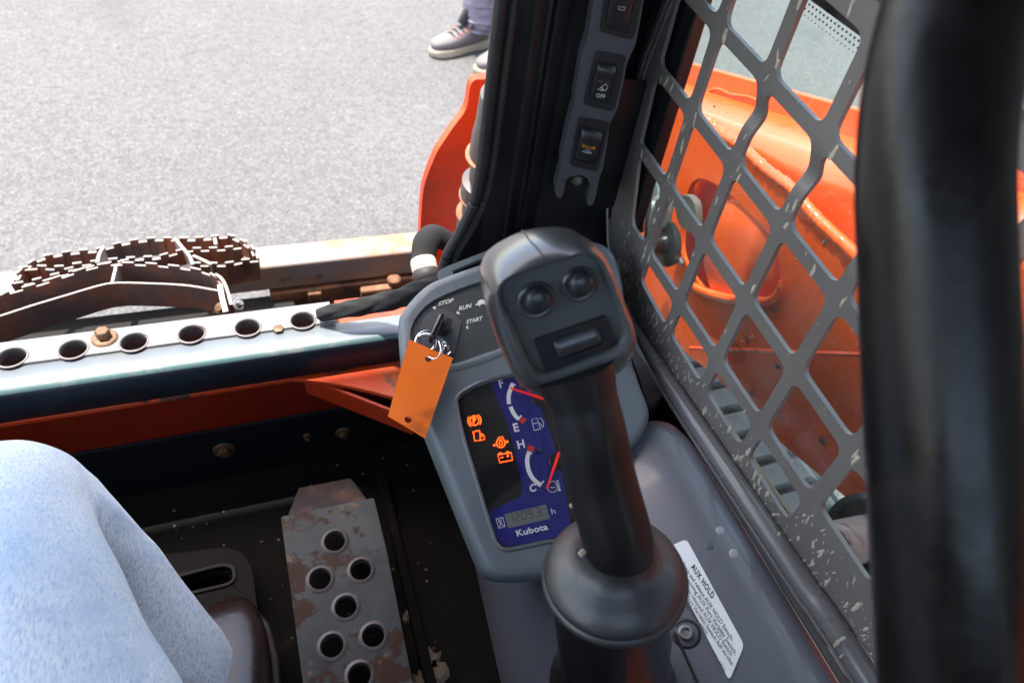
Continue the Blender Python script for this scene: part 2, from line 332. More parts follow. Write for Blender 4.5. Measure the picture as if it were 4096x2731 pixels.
def spl2(pts, n=6, closed=True):
    P = [Vector(p) for p in pts]; out = []; m = len(P)
    for i in range(m if closed else m-1):
        a, b, c, d = (P[(i-1) % m], P[i], P[(i+1) % m], P[(i+2) % m]) if closed else (P[max(i-1, 0)], P[i], P[i+1], P[min(i+2, m-1)])
        for k in range(n):
            t = k/n; out.append(.5*((2*b)+(c-a)*t+(2*a-5*b+4*c-d)*t*t+(3*b-a-3*c+d)*t**3))
    if not closed: out.append(P[-1])
    return out
def circle(c, r, n=28, ry=None): return [Vector((c[0]+r*math.cos(2*math.pi*k/n), c[1]+(ry or r)*math.sin(2*math.pi*k/n))) for k in range(n)]
def fillet(pts, r, n=5):
    out = []; m = len(pts); P = [Vector(p) for p in pts]; rs = r if isinstance(r, (list, tuple)) else [r]*m
    for i in range(m):
        a, b, c = P[i-1], P[i], P[(i+1) % m]; u = (a-b); w = (c-b); k = min(rs[i], u.length*.48, w.length*.48)
        p0 = b+u.normalized()*k; p1 = b+w.normalized()*k
        for j in range(n+1):
            t = j/n; out.append(p0*(1-t)**2+b*2*t*(1-t)+p1*t*t)
    return out
def tag(o, label, cat=None, group=None, kind=None):
    if label: o['label'] = label
    if cat: o['category'] = cat
    if group: o['group'] = group
    if kind: o['kind'] = kind
    return o
def thing(name, label, cat, at, group=None):
    o = bpy.data.objects.new(name, None); o.empty_display_size = .02; COL.objects.link(o); o.location = at; o['_o'] = tuple(at)
    return tag(o, label, cat, group, 'thing')
def copy_tree(o, delta, parent=None, **kw):
    c = o.copy(); COL.objects.link(c)
    if parent is None: c.location = Vector(o.location)+delta
    else: c.parent = parent
    for ch in [x for x in bpy.data.objects if x.parent == o]: copy_tree(ch, delta, c)
    for k, v in kw.items(): c[k] = v
    return c
def text_mesh(txt, shear=0, offset=0, spacing=1):
    cu = bpy.data.curves.new('t', 'FONT'); cu.body = txt; cu.size = 1; cu.shear = shear; cu.offset = offset; cu.space_character = spacing; cu.resolution_u = 3; cu.fill_mode = 'FRONT'
    ob = bpy.data.objects.new('t', cu); COL.objects.link(ob); bpy.context.view_layer.update()
    me = bpy.data.meshes.new_from_object(ob.evaluated_get(bpy.context.evaluated_depsgraph_get()))
    vs = [v.co.copy() for v in me.vertices]; fs = [tuple(p.vertices) for p in me.polygons]
    bpy.data.objects.remove(ob); bpy.data.curves.remove(cu); bpy.data.meshes.remove(me)
    return vs, fs
def put_text(mb, txt, fn, p00, p10, p01, shear=0, offset=0, spacing=1, cap=None):
    """lettering whose ink box runs from p00 along p10 and up to p01 (2D points of a surface)"""
    vs, fs = text_mesh(txt, shear, offset, spacing)
    x0 = min(v.x for v in vs); x1 = max(v.x for v in vs); y0 = 0 if cap else min(v.y for v in vs); y1 = cap if cap else max(v.y for v in vs)
    p00, p10, p01 = Vector(p00), Vector(p10), Vector(p01); out = []
    for v in vs:
        q = p00+(p10-p00)*((v.x-x0)/(x1-x0))+(p01-p00)*((v.y-y0)/(y1-y0)); out.append(fn(q.x, q.y, .0006))
    mb.add(out, fs)
def prof_rings(path, prof_fn): return [prof_fn(p) for p in path]

# ================================================================== SETTING
g = MB(); n = 24; S = 60.0
g.add([V(-S, -S, -EYE), V(S, -S, -EYE), V(S, S, -EYE), V(-S, S, -EYE)], [(0, 1, 2, 3)])
tag(g.build('asphalt_ground', asphalt, smooth=0, at=V(0, 0, -EYE)), 'worn pale grey asphalt yard around the machine', None, kind='structure')

XF = lambda x0: (lambda a, b, h: V(x0-h, a, b))
YF = lambda y0: (lambda a, b, h: V(a, y0-h, b))
ZF = lambda z0: (lambda a, b, h: V(a, b, z0+h))
def xs(x0, pts): return [(lambda q: (q.y, q.z))(onx(p, x0)) for p in pts]
def ys(y0, pts): return [(lambda q: (q.x, q.z))(ony(p, y0)) for p in pts]
def zs(z0, pts): return [(lambda q: (q.x, q.y))(onz(p, z0)) for p in pts]

# ================================================================== CAB SHELL
cab = thing('loader_cab', 'black-painted operator cab with pale front sill and dark footwell', 'cab', V(-.3, .1, -.83))
def slab(name, mat, x0, x1, y0, y1, z0, z1, parent=cab, bev=.002, **k):
    return MB().box(V((x0+x1)/2, (y0+y1)/2, (z0+z1)/2), (x1-x0, y1-y0, z1-z0)).build(name, mat, parent, bev=bev, smooth=0, **k)
# footwell
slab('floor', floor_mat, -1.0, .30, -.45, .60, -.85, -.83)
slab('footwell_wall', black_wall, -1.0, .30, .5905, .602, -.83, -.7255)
slab('front_kick_plate', kick_shade, -1.0, .30, .592, .601, -.7245, -.646)
# side panel below the window, left side wall, rear wall, unseen roof lengthened forward to shade the footwell, rear posts
slab('side_wall', pillar_blk, .3935, .404, -.62, .62, -.95, -.572)
slab('left_side_wall', pillar_blk, -1.02, -1.0, -.62, .60, -.95, -.45)
slab('rear_wall', pillar_blk, -1.02, .40, -.66, -.63, -.95, -.05)
slab('unseen_lengthened_roof', pillar_blk, -1.04, .435, -.68, .825, .55, .60)
slab('roof_lining', pillar_blk, -.98, .38, -.60, .70, .52, .546)
slab('post', pillar_blk, .36, .43, -.66, -.60, -.60, .55)
slab('post', pillar_blk, -1.04, -.97, -.66, -.60, -.60, .55)
slab('post', pillar_blk, -1.04, -.97, .60, .68, -.60, .55)
slab('window_header', guard_grey, .395, .41, -.60, .62, .02, .55)
# right front pillar: a pressed section with two raised seams, drawn straight up
sec = [(.290, .700), (.245, .640), (.2275, .616), (.247, .608), (.2545, .6065), (.2555, .600), (.2572, .600), (.2580, .612), (.272, .613), (.2752, .611), (.2762, .603), (.2782, .603), (.2792, .612),
       (.293, .612), (.297, .602), (.33, .604), (.366, .612), (.3725, .622), (.378, .640), (.392, .648), (.404, .648), (.404, .700)]
MB().rings([[V(x, y, z) for x, y in sec] for z in (-.80, -.4, 0, .55)]).build('front_pillar', pillar_blk, cab, smooth=25)
# lower corner of the door opening with its curved edge
edge = [FU(1133, 150), FU(1116, 300), FU(1106, 380), FU(1090, 462), FU(1058, 532), FU(1030, 580), FU(1016, 630), FU(1010, 700)]
e2 = ys(.612, edge)
outer = spl2(e2, 5, False)+[Vector((.15, -.75)), Vector((.40, -.75)), Vector((.40, -.30)), Vector((.25, -.28))]
MB().plate(outer, [], YF(.6145), .004).build('corner_gusset', pillar_blk, cab, bev=.001)
slab('pillar_return', pillar_blk, .4085, .424, .578, .70, -.80, .55)
seal = [Vector((a, .598, b)) for a, b in [(.2245, .5), (.2245, .1)]+ys(.598, [FU(1146, 40)])+ys(.598, edge)]
MB().tube(spline(seal, None, 8), .0062, 12).build('door_seal', rubber, cab, label='grey-brown rubber door seal along the pillar edge')
seal2 = [p+V(.012, -.003, .002) for p in seal]
MB().tube(spline(seal2, None, 8), .0035, 8).build('door_seal', rubber, cab)
# sill: pale top, teal rolled edge, navy inner face
prof = [(.6225, -.600), (.6000, -.600), (.5925, -.6003), (.5890, -.6018), (.5862, -.6050), (.5852, -.6100), (.5850, -.6400)]
sm = MB()
sx0, sx1 = -1.0, .24
bound = [.0, .02]
prof = [(.6225, -.600), (.5920, -.6000), (.5892, -.6012), (.5868, -.6040), (.5858, -.6085), (.5850, -.6130), (.5850, -.6440), (.60, -.6440), (.6225, -.62)]
mid = [0, 1, 1, 2, 2, 2, 2, 2, 2]
for i in range(len(prof)):
    sm.cur = mid[i]; a, b = prof[i], prof[(i+1) % len(prof)]; k = 40
    r0 = [V(sx0+(sx1-sx0)*j/k, a[0], a[1]) for j in range(k+1)]; r1 = [V(sx0+(sx1-sx0)*j/k, b[0], b[1]) for j in range(k+1)]
    sm.rings([r0, r1], (False, False), closed=False)
so_ = sm.build('door_sill', [sill_pale, teal, navy], cab, smooth=60)
bm = bmesh.new(); bm.from_mesh(so_.data); bmesh.ops.remove_doubles(bm, verts=bm.verts, dist=1e-5); bmesh.ops.recalc_face_normals(bm, faces=bm.faces); bm.to_mesh(so_.data); bm.free(); so_.data.shade_smooth()
# chipped orange lip and gusset under the sill
lip_b = [FU(-250, 1012), FU(0, 971), FU(150, 950), FU(300, 926), FU(450, 901), FU(622, 873), FU(700, 874), FU(790, 886), FU(895, 911), FU(960, 935), FU(1010, 980), FU(1100, 1020)]
lb = [Vector((q.x, min(q.y, .5835))) for q in spl2(zs(-.646, lip_b), 4, False)]
MB().plate(lb+[Vector((.30, .58)), Vector((.30, .599)), Vector((lb[0].x, .599))], [], ZF(-.6445), .006).build('floor_lip', orange_chip, cab, bev=.0008, label='orange lip under the sill with chipped edge')
rib = [zs(-.66, [FU(800, 890)])[0], zs(-.66, [FU(905, 952)])[0]]
MB().box(V(.07, .545, -.668), (.15, .004, .03), V(.75, -.62, 0), V(.62, .75, 0)).build('gusset_rib', red_orange, cab, bev=.0006)
# bolts and mud on the footwell wall
def hexbolt(name, at, ax, r, parent, mat=bolt_mat, washer=True, h=.006, **k):
    m = MB()
    if washer: m.lathe(at, ax, [(r*1.75, 0), (r*1.75, .0012), (r*1.5, .0026), (r*1.02, .0030)], 24)
    m.lathe(at+ax*.003, ax, [(r, 0), (r, h*.85), (r*.86, h), ], 6)
    return m.build(name, mat, parent, smooth=20, bev=.0003, **k)
for p, r in ((FU(515, 1032), .008), (FU(788, 992), .006), (FU(370, 1147), .004), (FU(705, 1000), .003)):
    hexbolt('bolt', ony(p, .5905), V(0, -1, 0), r, cab)

# ---------------- perforated step behind the sill
step = thing('front_step', 'pale perforated metal step strip bolted behind the sill', 'step', V(-.4, .64, -.62))
x1 = zs(-.597, [FU(772, 742)])[0]; x2 = zs(-.597, [FU(757, 692)])[0]; x3 = zs(-.597, [FU(768, 712)])[0]
holes = []; rims = []
for cx, cy in ((65, 870), (405, 825), (740, 785), (1060, 740), (1370, 705), (1675, 665), (-300, 915), (-640, 960)):
    c = zs(-.597, [Q1(cx, cy)])[0]; holes.append(circle(c, .0135, 28)); rims.append(c)
MB().plate([(-1.0, .6235), (x1[0], .6235), (x1[0], x3[1]), (x3[0]-.004, x2[1]-.002), (x2[0], x2[1]), (-1.0, x2[1])], holes, ZF(-.597), .003).build('step_plate', zinc, step, bev=.0008)
MB().box(V((-1+x2[0])/2, x2[1]-.0016, -.616), (x2[0]+1, .003, .0315)).build('rear_flange', zinc, step, bev=.0005)
for c in rims:
    o = V(c[0], c[1], -.597); MB().lathe(o, V(0, 0, 1), [(.0136, -.009), (.0136, .0002), (.0143, .0009), (.0156, .0008), (.0163, .0001), (.0160, -.0005)], 32, (False, False)).build('hole_rim', ring_steel, step)
q = onz(Q1(580, 765), -.597); hexbolt('bolt', q, V(0, 0, 1), .0080, step, h=.010)
q = onz(Q1(1540, 712), -.597); MB().lathe(q, V(0, 0, 1), [(.0066, 0), (.0066, .0012), (.005, .0018)], 6).build('bolt', bolt_mat, step, label='flat rusty bolt head near the right end')
# orange floor plate to the right of the step
slab('sill_end_plate', orange_chip, x1[0]+.004, .24, .6225, .672, -.612, -.606)

# ================================================================== MACHINE FRONT: chassis, hitch beam, serrated steps
front = thing('hitch_assembly', 'black chassis and rust-bloomed lavender grey cross beam of the hitch', 'frame', V(-.3, .8, -1.2))
by = onz(FU(760, 573), -.80)
by1 = by.y
slab('chassis_box', chassis, -1.0, .40, .61, by1-.07, -1.20, -.87, front)
slab('chassis_lip', chassis, -1.0, .02, by1-.07, by1-.02, -1.20, -.875, front)
bm_ = MB(); bm_.box(V(-.40, by1+.0, -.8275), (1.36, .060, .055)); bo = bm_.build('cross_beam', beam_mat, front, bev=.005, bseg=3)
slab('lower_beam', rust_steel, -.02, .40, by1-.035, by1+.05, -.905, -.860, front, bev=.003)
slab('beam_bracket', rust_steel, .045, .07, by1-.045, by1+.05, -.905, -.862, front, bev=.003)
slab('bracket', rust_steel, .14, .20, by1-.055, by1-.038, -.89, -.862, front, bev=.004)
MB().lathe(onz(FU(905, 645), -.855), V(0, 0, 1), [(.013, 0), (.013, .006), (.009, .010)], 16).build('bolt', rust_steel, front)

def wall(mb, pts, z, hgt, th=.003, pitch=.013, notch=.004, smooth=True, teeth=True, lean=0):
    P = [Vector(p) for p in zs(z, pts)]
    if smooth: P = spl2(P, 10, False)
    L = [0]
    for i in range(1, len(P)): L.append(L[-1]+(P[i]-P[i-1]).length)
    N_ = max(2, round(L[-1]/pitch)); out = []
    for k in range(N_+1):
        t = L[-1]*k/N_; j = 0
        while j < len(L)-2 and L[j+1] < t: j += 1
        out.append(P[j].lerp(P[j+1], (t-L[j])/max(1e-9, L[j+1]-L[j])))
    for k in range(N_):
        a, b = out[k], out[k+1]; d = (b-a).normalized(); nn = Vector((-d.y, d.x))*th/2
        up = teeth and k % 2 == 0
        zt = z+(0 if up or not teeth else -notch)
        sh = nn*(1.3 if (teeth and up) else (-1.3 if teeth and lean else 0))
        if not lean: sh = nn*0
        lo = z-hgt
        q = [a-nn, b-nn, b+nn, a+nn]
        mb.cur = 0
        mb.add([V(p.x, p.y, lo) for p in q]+[V(p.x+sh.x, p.y+sh.y, zt-.0012) for p in q], [(3, 2, 1, 0), (0, 1, 5, 4), (1, 2, 6, 5), (2, 3, 7, 6), (3, 0, 4, 7)])
        mb.cur = 1
        mb.add([V(p.x+sh.x, p.y+sh.y, zt-.0012) for p in q]+[V(p.x+sh.x, p.y+sh.y, zt) for p in q], [(4, 5, 6, 7), (0, 1, 5, 4), (1, 2, 6, 5), (2, 3, 7, 6), (3, 0, 4, 7)])
sa = thing('serrated_step', 'nearer brown curved step with notched back wall and rusty smooth front wall', 'step', V(-.35, .78, -.72))
zA = -.665
m = MB(); wall(m, [TT(-260, 850), TT(0, 775), TT(260, 690), TT(560, 600), TT(850, 515), TT(1000, 492), TT(1300, 498), TT(1600, 515), TT(1870, 560)], zA, .042, .003, .012, 0, teeth=False)
m.build('front_wall', [brown_steel, bare_edge], sa, smooth=20, label='rusty red-brown smooth front wall')
m = MB(); wall(m, [TT(-260, 690), TT(0, 600), TT(50, 568), TT(340, 487), TT(620, 395), TT(820, 338), TT(1000, 318), TT(1250, 322), TT(1500, 345), TT(1700, 375), TT(1830, 425), TT(1900, 500)], zA, .042, .003, .0155, .005)
m.build('notched_wall', [brown_steel, bare_edge], sa, smooth=20)
m = MB(); wall(m, [TT(990, 345), TT(985, 380), TT(955, 500)], zA-.001, .030, .004, .01, 0, smooth=False, teeth=False); m.build('web', [bare_edge, bare_edge], sa)
m = MB(); wall(m, [TT(1840, 415), TT(1900, 460), TT(1945, 560), TT(1975, 680)], zA+.004, .03, .004, .01, 0, teeth=False); m.build('end_plate', [rust_steel, bare_edge], sa)
m = MB(); wall(m, [TT(1880, 505), TT(1895, 600), TT(1930, 740)], zA+.008, .02, .007, .01, 0, teeth=False); m.build('end_plate', [rust_steel, bare_edge], sa)
hexbolt('bolt', onz(TT(2030, 690), -.675), V(.6, -.2, .7).normalized(), .0052, sa, steel)
hexbolt('bolt', onz(TT(1890, 715), -.675), V(-.3, -.6, .7).normalized(), .0050, sa)
sb = thing('serrated_step', 'farther dark brown step grid of serrated walls on the cross beam', 'step', V(-.3, 1.0, -.80))
zB = -.745
for nm, pts, hg in (('rear_wall', [(115, 500), (140, 430), (210, 360), (330, 282), (480, 245), (650, 222), (820, 208)], .035),
                    ('rear_wall', [(820, 208), (1030, 152), (1200, 122), (1380, 110), (1480, 113), (1640, 112), (1800, 102), (1950, 85), (2060, 130), (2150, 190), (2195, 285)], .035),
                    ('middle_wall', [(150, 372), (300, 352), (500, 358), (620, 335), (740, 320), (880, 302), (1000, 290), (1200, 276), (1350, 268), (1480, 232), (1600, 205), (1750, 200), (1900, 195), (2060, 176)], .030),
                    ('front_wall', [(1640, 328), (1800, 328), (1900, 330), (2000, 318), (2080, 300), (2205, 288)], .045),
                    ('front_wall', [(115, 505), (300, 470), (480, 420), (700, 380), (900, 330), (1100, 300)], .04)):
    m = MB(); wall(m, [TT(*p) for p in pts], zB, hg, .0035, .0125, .0035, lean=1); m.build(nm, [brown_steel if nm != 'front_wall' else rust_steel, bare_edge], sb, smooth=20)
for pts in ([(885, 185), (850, 235), (830, 320)], [(1490, 108), (1560, 190), (1620, 260), (1650, 335)], [(1650, 258), (1720, 290), (1810, 332)], [(1835, 108), (1845, 165)]):
    m = MB(); wall(m, [TT(*p) for p in pts], zB+.001, .03, .005, .01, 0, smooth=False, teeth=False); m.build('web', [bare_edge, bare_edge], sb)
m = MB(); a, b = onz(TT(1650, 330), zB-.03), onz(TT(2190, 280), zB-.03); MB().box((a+b)/2+V(0, .02, -.004), ((b-a).length, .04, .004), b-a, V(0, 1, 0)).build('base_plate', brown_steel, sb)

# hoses at the right end
hose = thing('hydraulic_hose', 'black fabric sleeved hydraulic hose lying along the sill', 'hose', V(.05, .68, -.62))
hp = [ond(p, d) for p, d in ((FU(735, 722), .83), (FU(790, 712), .82), (FU(850, 700), .82), (FU(905, 688), .81), (FU(965, 668), .80), (FU(1020, 650), .80))]
m = MB(); P_, R_ = spline(hp, [.0085, .0100, .0110, .0118, .0120, .011], 8)
rs = []
for i, p in enumerate(P_):
    d = P_[min(i+1, len(P_)-1)]-P_[max(i-1, 0)]; x, y = frame(d)
    rs.append([p+x*math.cos(t)*R_[i]*(1+.12*math.sin(5*t+i*.5))+y*math.sin(t)*R_[i]*(1+.10*math.sin(4*t-i*.7)) for t in [2*math.pi*k/28 for k in range(28)]])
m.rings(rs).build('sleeve', hose_blk, hose, smooth=60)
hose2 = thing('hydraulic_hose', 'upright hose elbow in a dark sleeve banded with cream tape', 'hose', V(.2, .72, -.66))
hp = [ond(p, d) for p, d in ((FU(1060, 575), .88), (FU(1025, 553), .87), (FU(995, 545), .86), (FU(978, 560), .85), (FU(973, 590), .845), (FU(972, 612), .84))]
m = MB(); m.tube(hp, [.010, .013, .0165, .0165, .0150, .0145], 22, smooth=6); m.build('sleeve', hose_blk, hose2, smooth=60)
A_, B_ = ond(FU(971, 596), .84), ond(FU(977, 625), .836); ax = (B_-A_)
MB().lathe(A_, ax, [(.0150, 0), (.0160, .004), (.0158, ax.length*.9), (.0145, ax.length)], 22).build('tape_band', tape, hose2)
MB().lathe(B_, ax, [(.0158, 0), (.0172, .003), (.0172, .009), (.0155, .012)], 22).build('clamp', rubber, hose2)
C_ = ond(FU(992, 680), .825); MB().tube([B_+ax.normalized()*.008, (B_+C_)/2, C_], [.0130, .0118, .0118], 18).build('hose_end', tape, hose2)

# ---------------- orange front plate and cylinder beside the pillar
fp = thing('front_linkage_plate', 'curved orange linkage plate with a bright yellow-lit edge left of the pillar', 'plate', V(.3, 1.0, -.8))
pts = [PL(760, 95), PL(700, 92), PL(668, 120), PL(650, 180), PL(635, 280), PL(600, 350), PL(520, 440), PL(440, 540), PL(380, 620), PL(330, 720), PL(285, 830), PL(262, 920), PL(250, 1030), PL(240, 1200), PL(235, 1450)]
yy = 1.0; p2 = ys(yy, pts); p2 = spl2(p2, 4, False)
yb = lambda x, z: -.10*max(0, -.45-z)
MB().plate(p2+[Vector((p2[-1].x, -.99)), Vector((.50, -.99)), Vector((.56, p2[0].y))], [], lambda a, b, h: V(a, yy-h+(a-.25)*.25, b), .019, grid=.03).build('plate', vermilion, fp, bev=.0025, bseg=3)
cyl = thing('hydraulic_cylinder', 'dusty grey hydraulic cylinder leaning behind the door pillar', 'cylinder', V(.3, .9, -.8))
c0, c1 = ony(PL(835, 480), .86), ony(PL(685, 1230), .90)
d = (c1-c0); Lc = d.length
MB().lathe(c0, d, [(.034, -.07), (.034, -.02), (.036, .0), (.036, Lc*.18), (.030, Lc*.2), (.030, Lc*.42), (.040, Lc*.44), (.040, Lc*.58), (.033, Lc*.6), (.033, Lc*.78), (.037, Lc*.8), (.037, Lc*.98), (.02, Lc)], 30).build('barrel', cyl_grey, cyl)
for t in (.19, .59, .79): MB().lathe(c0+d*t, d, [(.037, -.002), (.0415, -.001), (.0415, .002), (.037, .003)], 30).build('ring', rust_steel, cyl)

# ================================================================== WINDOW, GUARD
gw = .4
dz = lambda y: .105*(y-.44)
colY = [.5265-.0823*j for j in range(-2, 12)]
rowZ = [(-.2180+.083*k) for k in (5, 4, 3, 2, 1, 0)]+[-.2985, -.3820, -.4655, -.5485]
tilt = [.105]*6+[.10, .085, .05, .02]
top_a, top_b = xs(gw, [R1(1930, 60)])[0], xs(gw, [R1(2130, 235)])[0]
zTop = lambda y: top_a[1]+(y-top_a[0])*(top_b[1]-top_a[1])/(top_b[0]-top_a[0])
leftpts = xs(gw, [R1(760, -400), R1(765, 20), R1(598, 500), R1(418, 1085), R2(345, 335), R2(395, 800), R2(600, 1175), R3(190, 252), R3(520, 775), R3(900, 1372), R3(1480, 2260)])
reg = [Vector(p) for p in leftpts]
yb_ = -.45; zb = reg[-1].y+(reg[-1].x-yb_)*.03
reg = reg+[Vector((yb_, zb)), Vector((yb_, zTop(yb_))), Vector((.60, zTop(.60)))]
def clip_poly(sub, clip):
    ar = sum(clip[i-1].x*clip[i].y-clip[i].x*clip[i-1].y for i in range(len(clip)))
    cl = clip if ar > 0 else clip[::-1]; out = sub
    for i in range(len(cl)):
        a, b = cl[i-1], cl[i]; inp = out; out = []
        if not inp: return []
        sd = lambda p: (b-a).cross(p-a)
        for j in range(len(inp)):
            p, q = inp[j-1], inp[j]; sp_, sq = sd(p), sd(q)
            if sp_ >= 0: out.append(p)
            if (sp_ >= 0) != (sq >= 0): out.append(p.lerp(q, sp_/(sp_-sq)))
    return out
# the opening is not quite convex; its hull keeps the clipping simple
def hull(P):
    P = sorted(P, key=lambda p: (p.x, p.y)); lo = []; up = []
    for p in P:
        while len(lo) > 1 and (lo[-1]-lo[-2]).cross(p-lo[-1]) <= 0: lo.pop()
        lo.append(p)
    for p in reversed(P):
        while len(up) > 1 and (up[-1]-up[-2]).cross(p-up[-1]) <= 0: up.pop()
        up.append(p)
    return lo[:-1]+up[:-1]
reg = hull(reg)
HB, VB = .0066, .0067
holes = []
for j in range(len(colY)-1):
    for k in range(len(rowZ)-1):
        yl, yr = colY[j+1]+VB, colY[j]-VB
        if yl < -.42: continue
        zt = lambda y, kk: rowZ[kk]+(tilt[kk])*(y-.44)
        quad = [Vector((yl, zt(yl, k+1)+HB)), Vector((yr, zt(yr, k+1)+HB)), Vector((yr, zt(yr, k)-HB)), Vector((yl, zt(yl, k)-HB))]
        c = clip_poly(quad, reg)
        ded = []
        for p in c:
            if not ded or (p-ded[-1]).length > .003: ded.append(p)
        if len(ded) > 2 and (ded[0]-ded[-1]).length < .003: ded.pop()
        if len(ded) < 3: continue
        ar = abs(sum(ded[i-1].cross(ded[i]) for i in range(len(ded))))/2
        if ar < .0004 or (k == len(rowZ)-2 and (yl+yr)/2 < .175): continue      # the plate stays solid at its lower rear
        holes.append(fillet(ded, .0105, 4))
bz = xs(gw, [R1(1330, 930)])[0]
def guardfn(a, b, h):
    w = 1/(1+math.exp((a-.475)/.006)); zc = bz[1]+.10*(a-bz[0])
    dx = .0065*math.exp(-((b-zc)/.013)**2)*w
    return V(gw-h+dx, a, b)
outl = [FU(1575, -160), FU(1545, -60), FU(1512, 30), FU(1470, 140), FU(1432, 280), FU(1404, 410), FU(1394, 500), FU(1400, 580), FU(1424, 665), FU(1455, 735), FU(1500, 806)]
ol = [Vector(p) for p in xs(gw, outl)]; ol = [Vector((ol[0].x+.02, .10))]+ol
o_b = [Vector(p) for p in xs(gw, [R4(1100, 150), R4(1940, 1290)])]
outer = ol+o_b+[Vector((-.47, o_b[-1].y+.002)), Vector((-.47, .10))]
guard = thing('window_guard', 'mud-spattered dark grey steel grid guard over the right window', 'window guard', V(gw, .1, -.6))
MB().plate(outer, holes, guardfn, .0045, grid=.007).build('grid_plate', guard_grey, guard, bev=.0007, bseg=1, smooth=35)
# pressed beads round the left margin
for off, r in ((.010, .0022), (.017, .0016)):
    pth = [V(gw-.0008, a-off, b) for a, b in [(p.x, p.y) for p in ol[1:9]]]
    MB().tube(spline(pth, None, 6), r, 10, squash=.7).build('pressed_bead', frame_grey, guard)
tb = xs(.392, [FU(1395, 470), FU(1398, 560), FU(1420, 660), FU(1452, 738), FU(1500, 822), FU(1560, 915), FU(1700, 1122), FU(1850, 1345), FU(2020, 1597)])
tbp = [V(.392, a, b) for a, b in tb]+[V(.392, -.47, tb[-1][1])]
MB().tube(spline(tbp, [.0015, .002, .003, .005, .0085, .0102, .0105, .0105, .0105, .0105], 6)[0], spline(tbp, [.0015, .002, .003, .005, .0085, .0102, .0105, .0105, .0105, .0105], 6)[1], 18).build('bottom_roll', frame_grey, guard, label='rounded grey lower edge roll of the guard')
lipp = [p+V(-.011, 0, -.0045) for p in tbp[4:]]
MB().tube(spline(lipp, None, 5), .0018, 8).build('seam_lip', frame_grey, guard)
MB().tube([V(gw-.002, .62, zTop(.62)+.028), V(gw-.002, -.45, zTop(-.45)+.028)], .006, 12).build('top_roll', frame_grey, guard)
# mud splashes on the guard: small raised flecks
def flecks(name, mat, n, sampler, frm, rmin, rmax, el, parent, kind='stuff', thick=.0006):
    m = MB(); c = 0; tries = 0
    while c < n and tries < n*30:
        tries += 1; p = sampler()
        if p is None: continue
        r = rmin+(rmax-rmin)*random.random()**3.2; e = 1+(el-1)*random.random(); th = random.gauss(0, .22); k = 9
        jit = [1+random.uniform(-.35, .3) for _ in range(k)]
        ring = [(p[0]+r*jit[i]*(math.cos(2*math.pi*i/k)*math.cos(th))-r*e*jit[i]*math.sin(2*math.pi*i/k)*math.sin(th), p[1]+r*jit[i]*math.cos(2*math.pi*i/k)*math.sin(th)+r*e*jit[i]*math.sin(2*math.pi*i/k)*math.cos(th)) for i in range(k)]
        inner = [(p[0]+(a-p[0])*.6, p[1]+(b-p[1])*.6) for a, b in ring]
        m.rings([[frm(a, b, .0001) for a, b in ring], [frm(a, b, thick*.4+r*.08) for a, b in inner]], (False, True)); c += 1
    return m.build(name, mat, parent, kind=kind, smooth=60)
hv = [h for h in holes]
def gs():
    u = random.random()
    if u < .42:
        t = random.random(); a = .56-.62*t; b = -.545+random.gauss(0, .022)+.012
    elif u < .62: a = random.uniform(.50, .585); b = random.uniform(-.56, -.30)
    elif u < .74: a = random.uniform(-.10, .19); b = random.uniform(-.57, -.48)
    else: a = random.uniform(-.05, .60); b = random.uniform(-.57, -.12) if random.random() < .75 else random.uniform(-.30, -.05)
    q = Vector((a, b))
    if not inside(q, outer): return None
    for h in hv:
        if inside(q, h) or inside(q+Vector((.002, 0)), h) or inside(q-Vector((.002, 0)), h): return None
    return (a, b)
flecks('mud_splashes', mud, 850, gs, lambda a, b, h: guardfn(a, b, h), .00028, .0015, 6, guard, thick=.0003)
# a few larger splats
def splat(m, p, fn, r, el, ang=0, th=.0012, k=14):
    jit = [1+random.uniform(-.4, .35) for _ in range(k)]; c, s_ = math.cos(ang), math.sin(ang)
    rg = [(r*jit[i]*math.cos(2*math.pi*i/k), r*el*jit[i]*math.sin(2*math.pi*i/k)) for i in range(k)]
    rg = [(p[0]+x*c-y*s_, p[1]+x*s_+y*c) for x, y in rg]
    m.rings([[fn(a, b, .0002) for a, b in rg], [fn(p[0]+(a-p[0])*.6, p[1]+(b-p[1])*.6, th) for a, b in rg]], (False, True))
m = MB()
for px, r, el in ((R1(1075, 290), .0042, 2.2), (R1(620, 640), .0025, 3), (R1(660, 690), .0022, 3.5), (R1(845, 930), .0020, 5), (R1(1925, 1200), .0032, 2.4), (R1(1665, 25), .0028, 2.2), (R1(1490, 500), .0032, 1.5), (R1(425, 1210), .0028, 3), (R2(1015, 200), .0022, 3), (R2(1625, 240), .0028, 2.6),
                  (R2(1560, 400), .0034, 1.3), (R2(665, 220), .0020, 3), (R2(245, 720), .0022, 7), (R2(1765, 760), .0028, 2.8), (R2(1298, 895), .0030, 2), (R2(2000, 1000), .0024, 3.4), (R2(545, 1160), .0018, 5), (R3(75, 480), .0032, 3), (R3(280, 630), .0024, 4), (R3(515, 840), .0034, 2.6), (R3(575, 800), .0046, 1.6),
                  (R3(320, 820), .0022, 3), (R3(633, 960), .0036, 1.2), (R3(725, 1130), .0034, 2), (R3(780, 1290), .0020, 5), (R3(1040, 1330), .0018, 4), (R3(1415, 860), .0028, 3), (R4(1815, 800), .0030, 3.5), (R4(1705, 790), .0022, 3), (R4(1520, 560), .0020, 4.5), (R4(1450, 290), .0024, 3.2)):
    splat(m, xs(gw, [px])[0], guardfn, r*.62, el*1.25, random.gauss(0, .12), .0007)
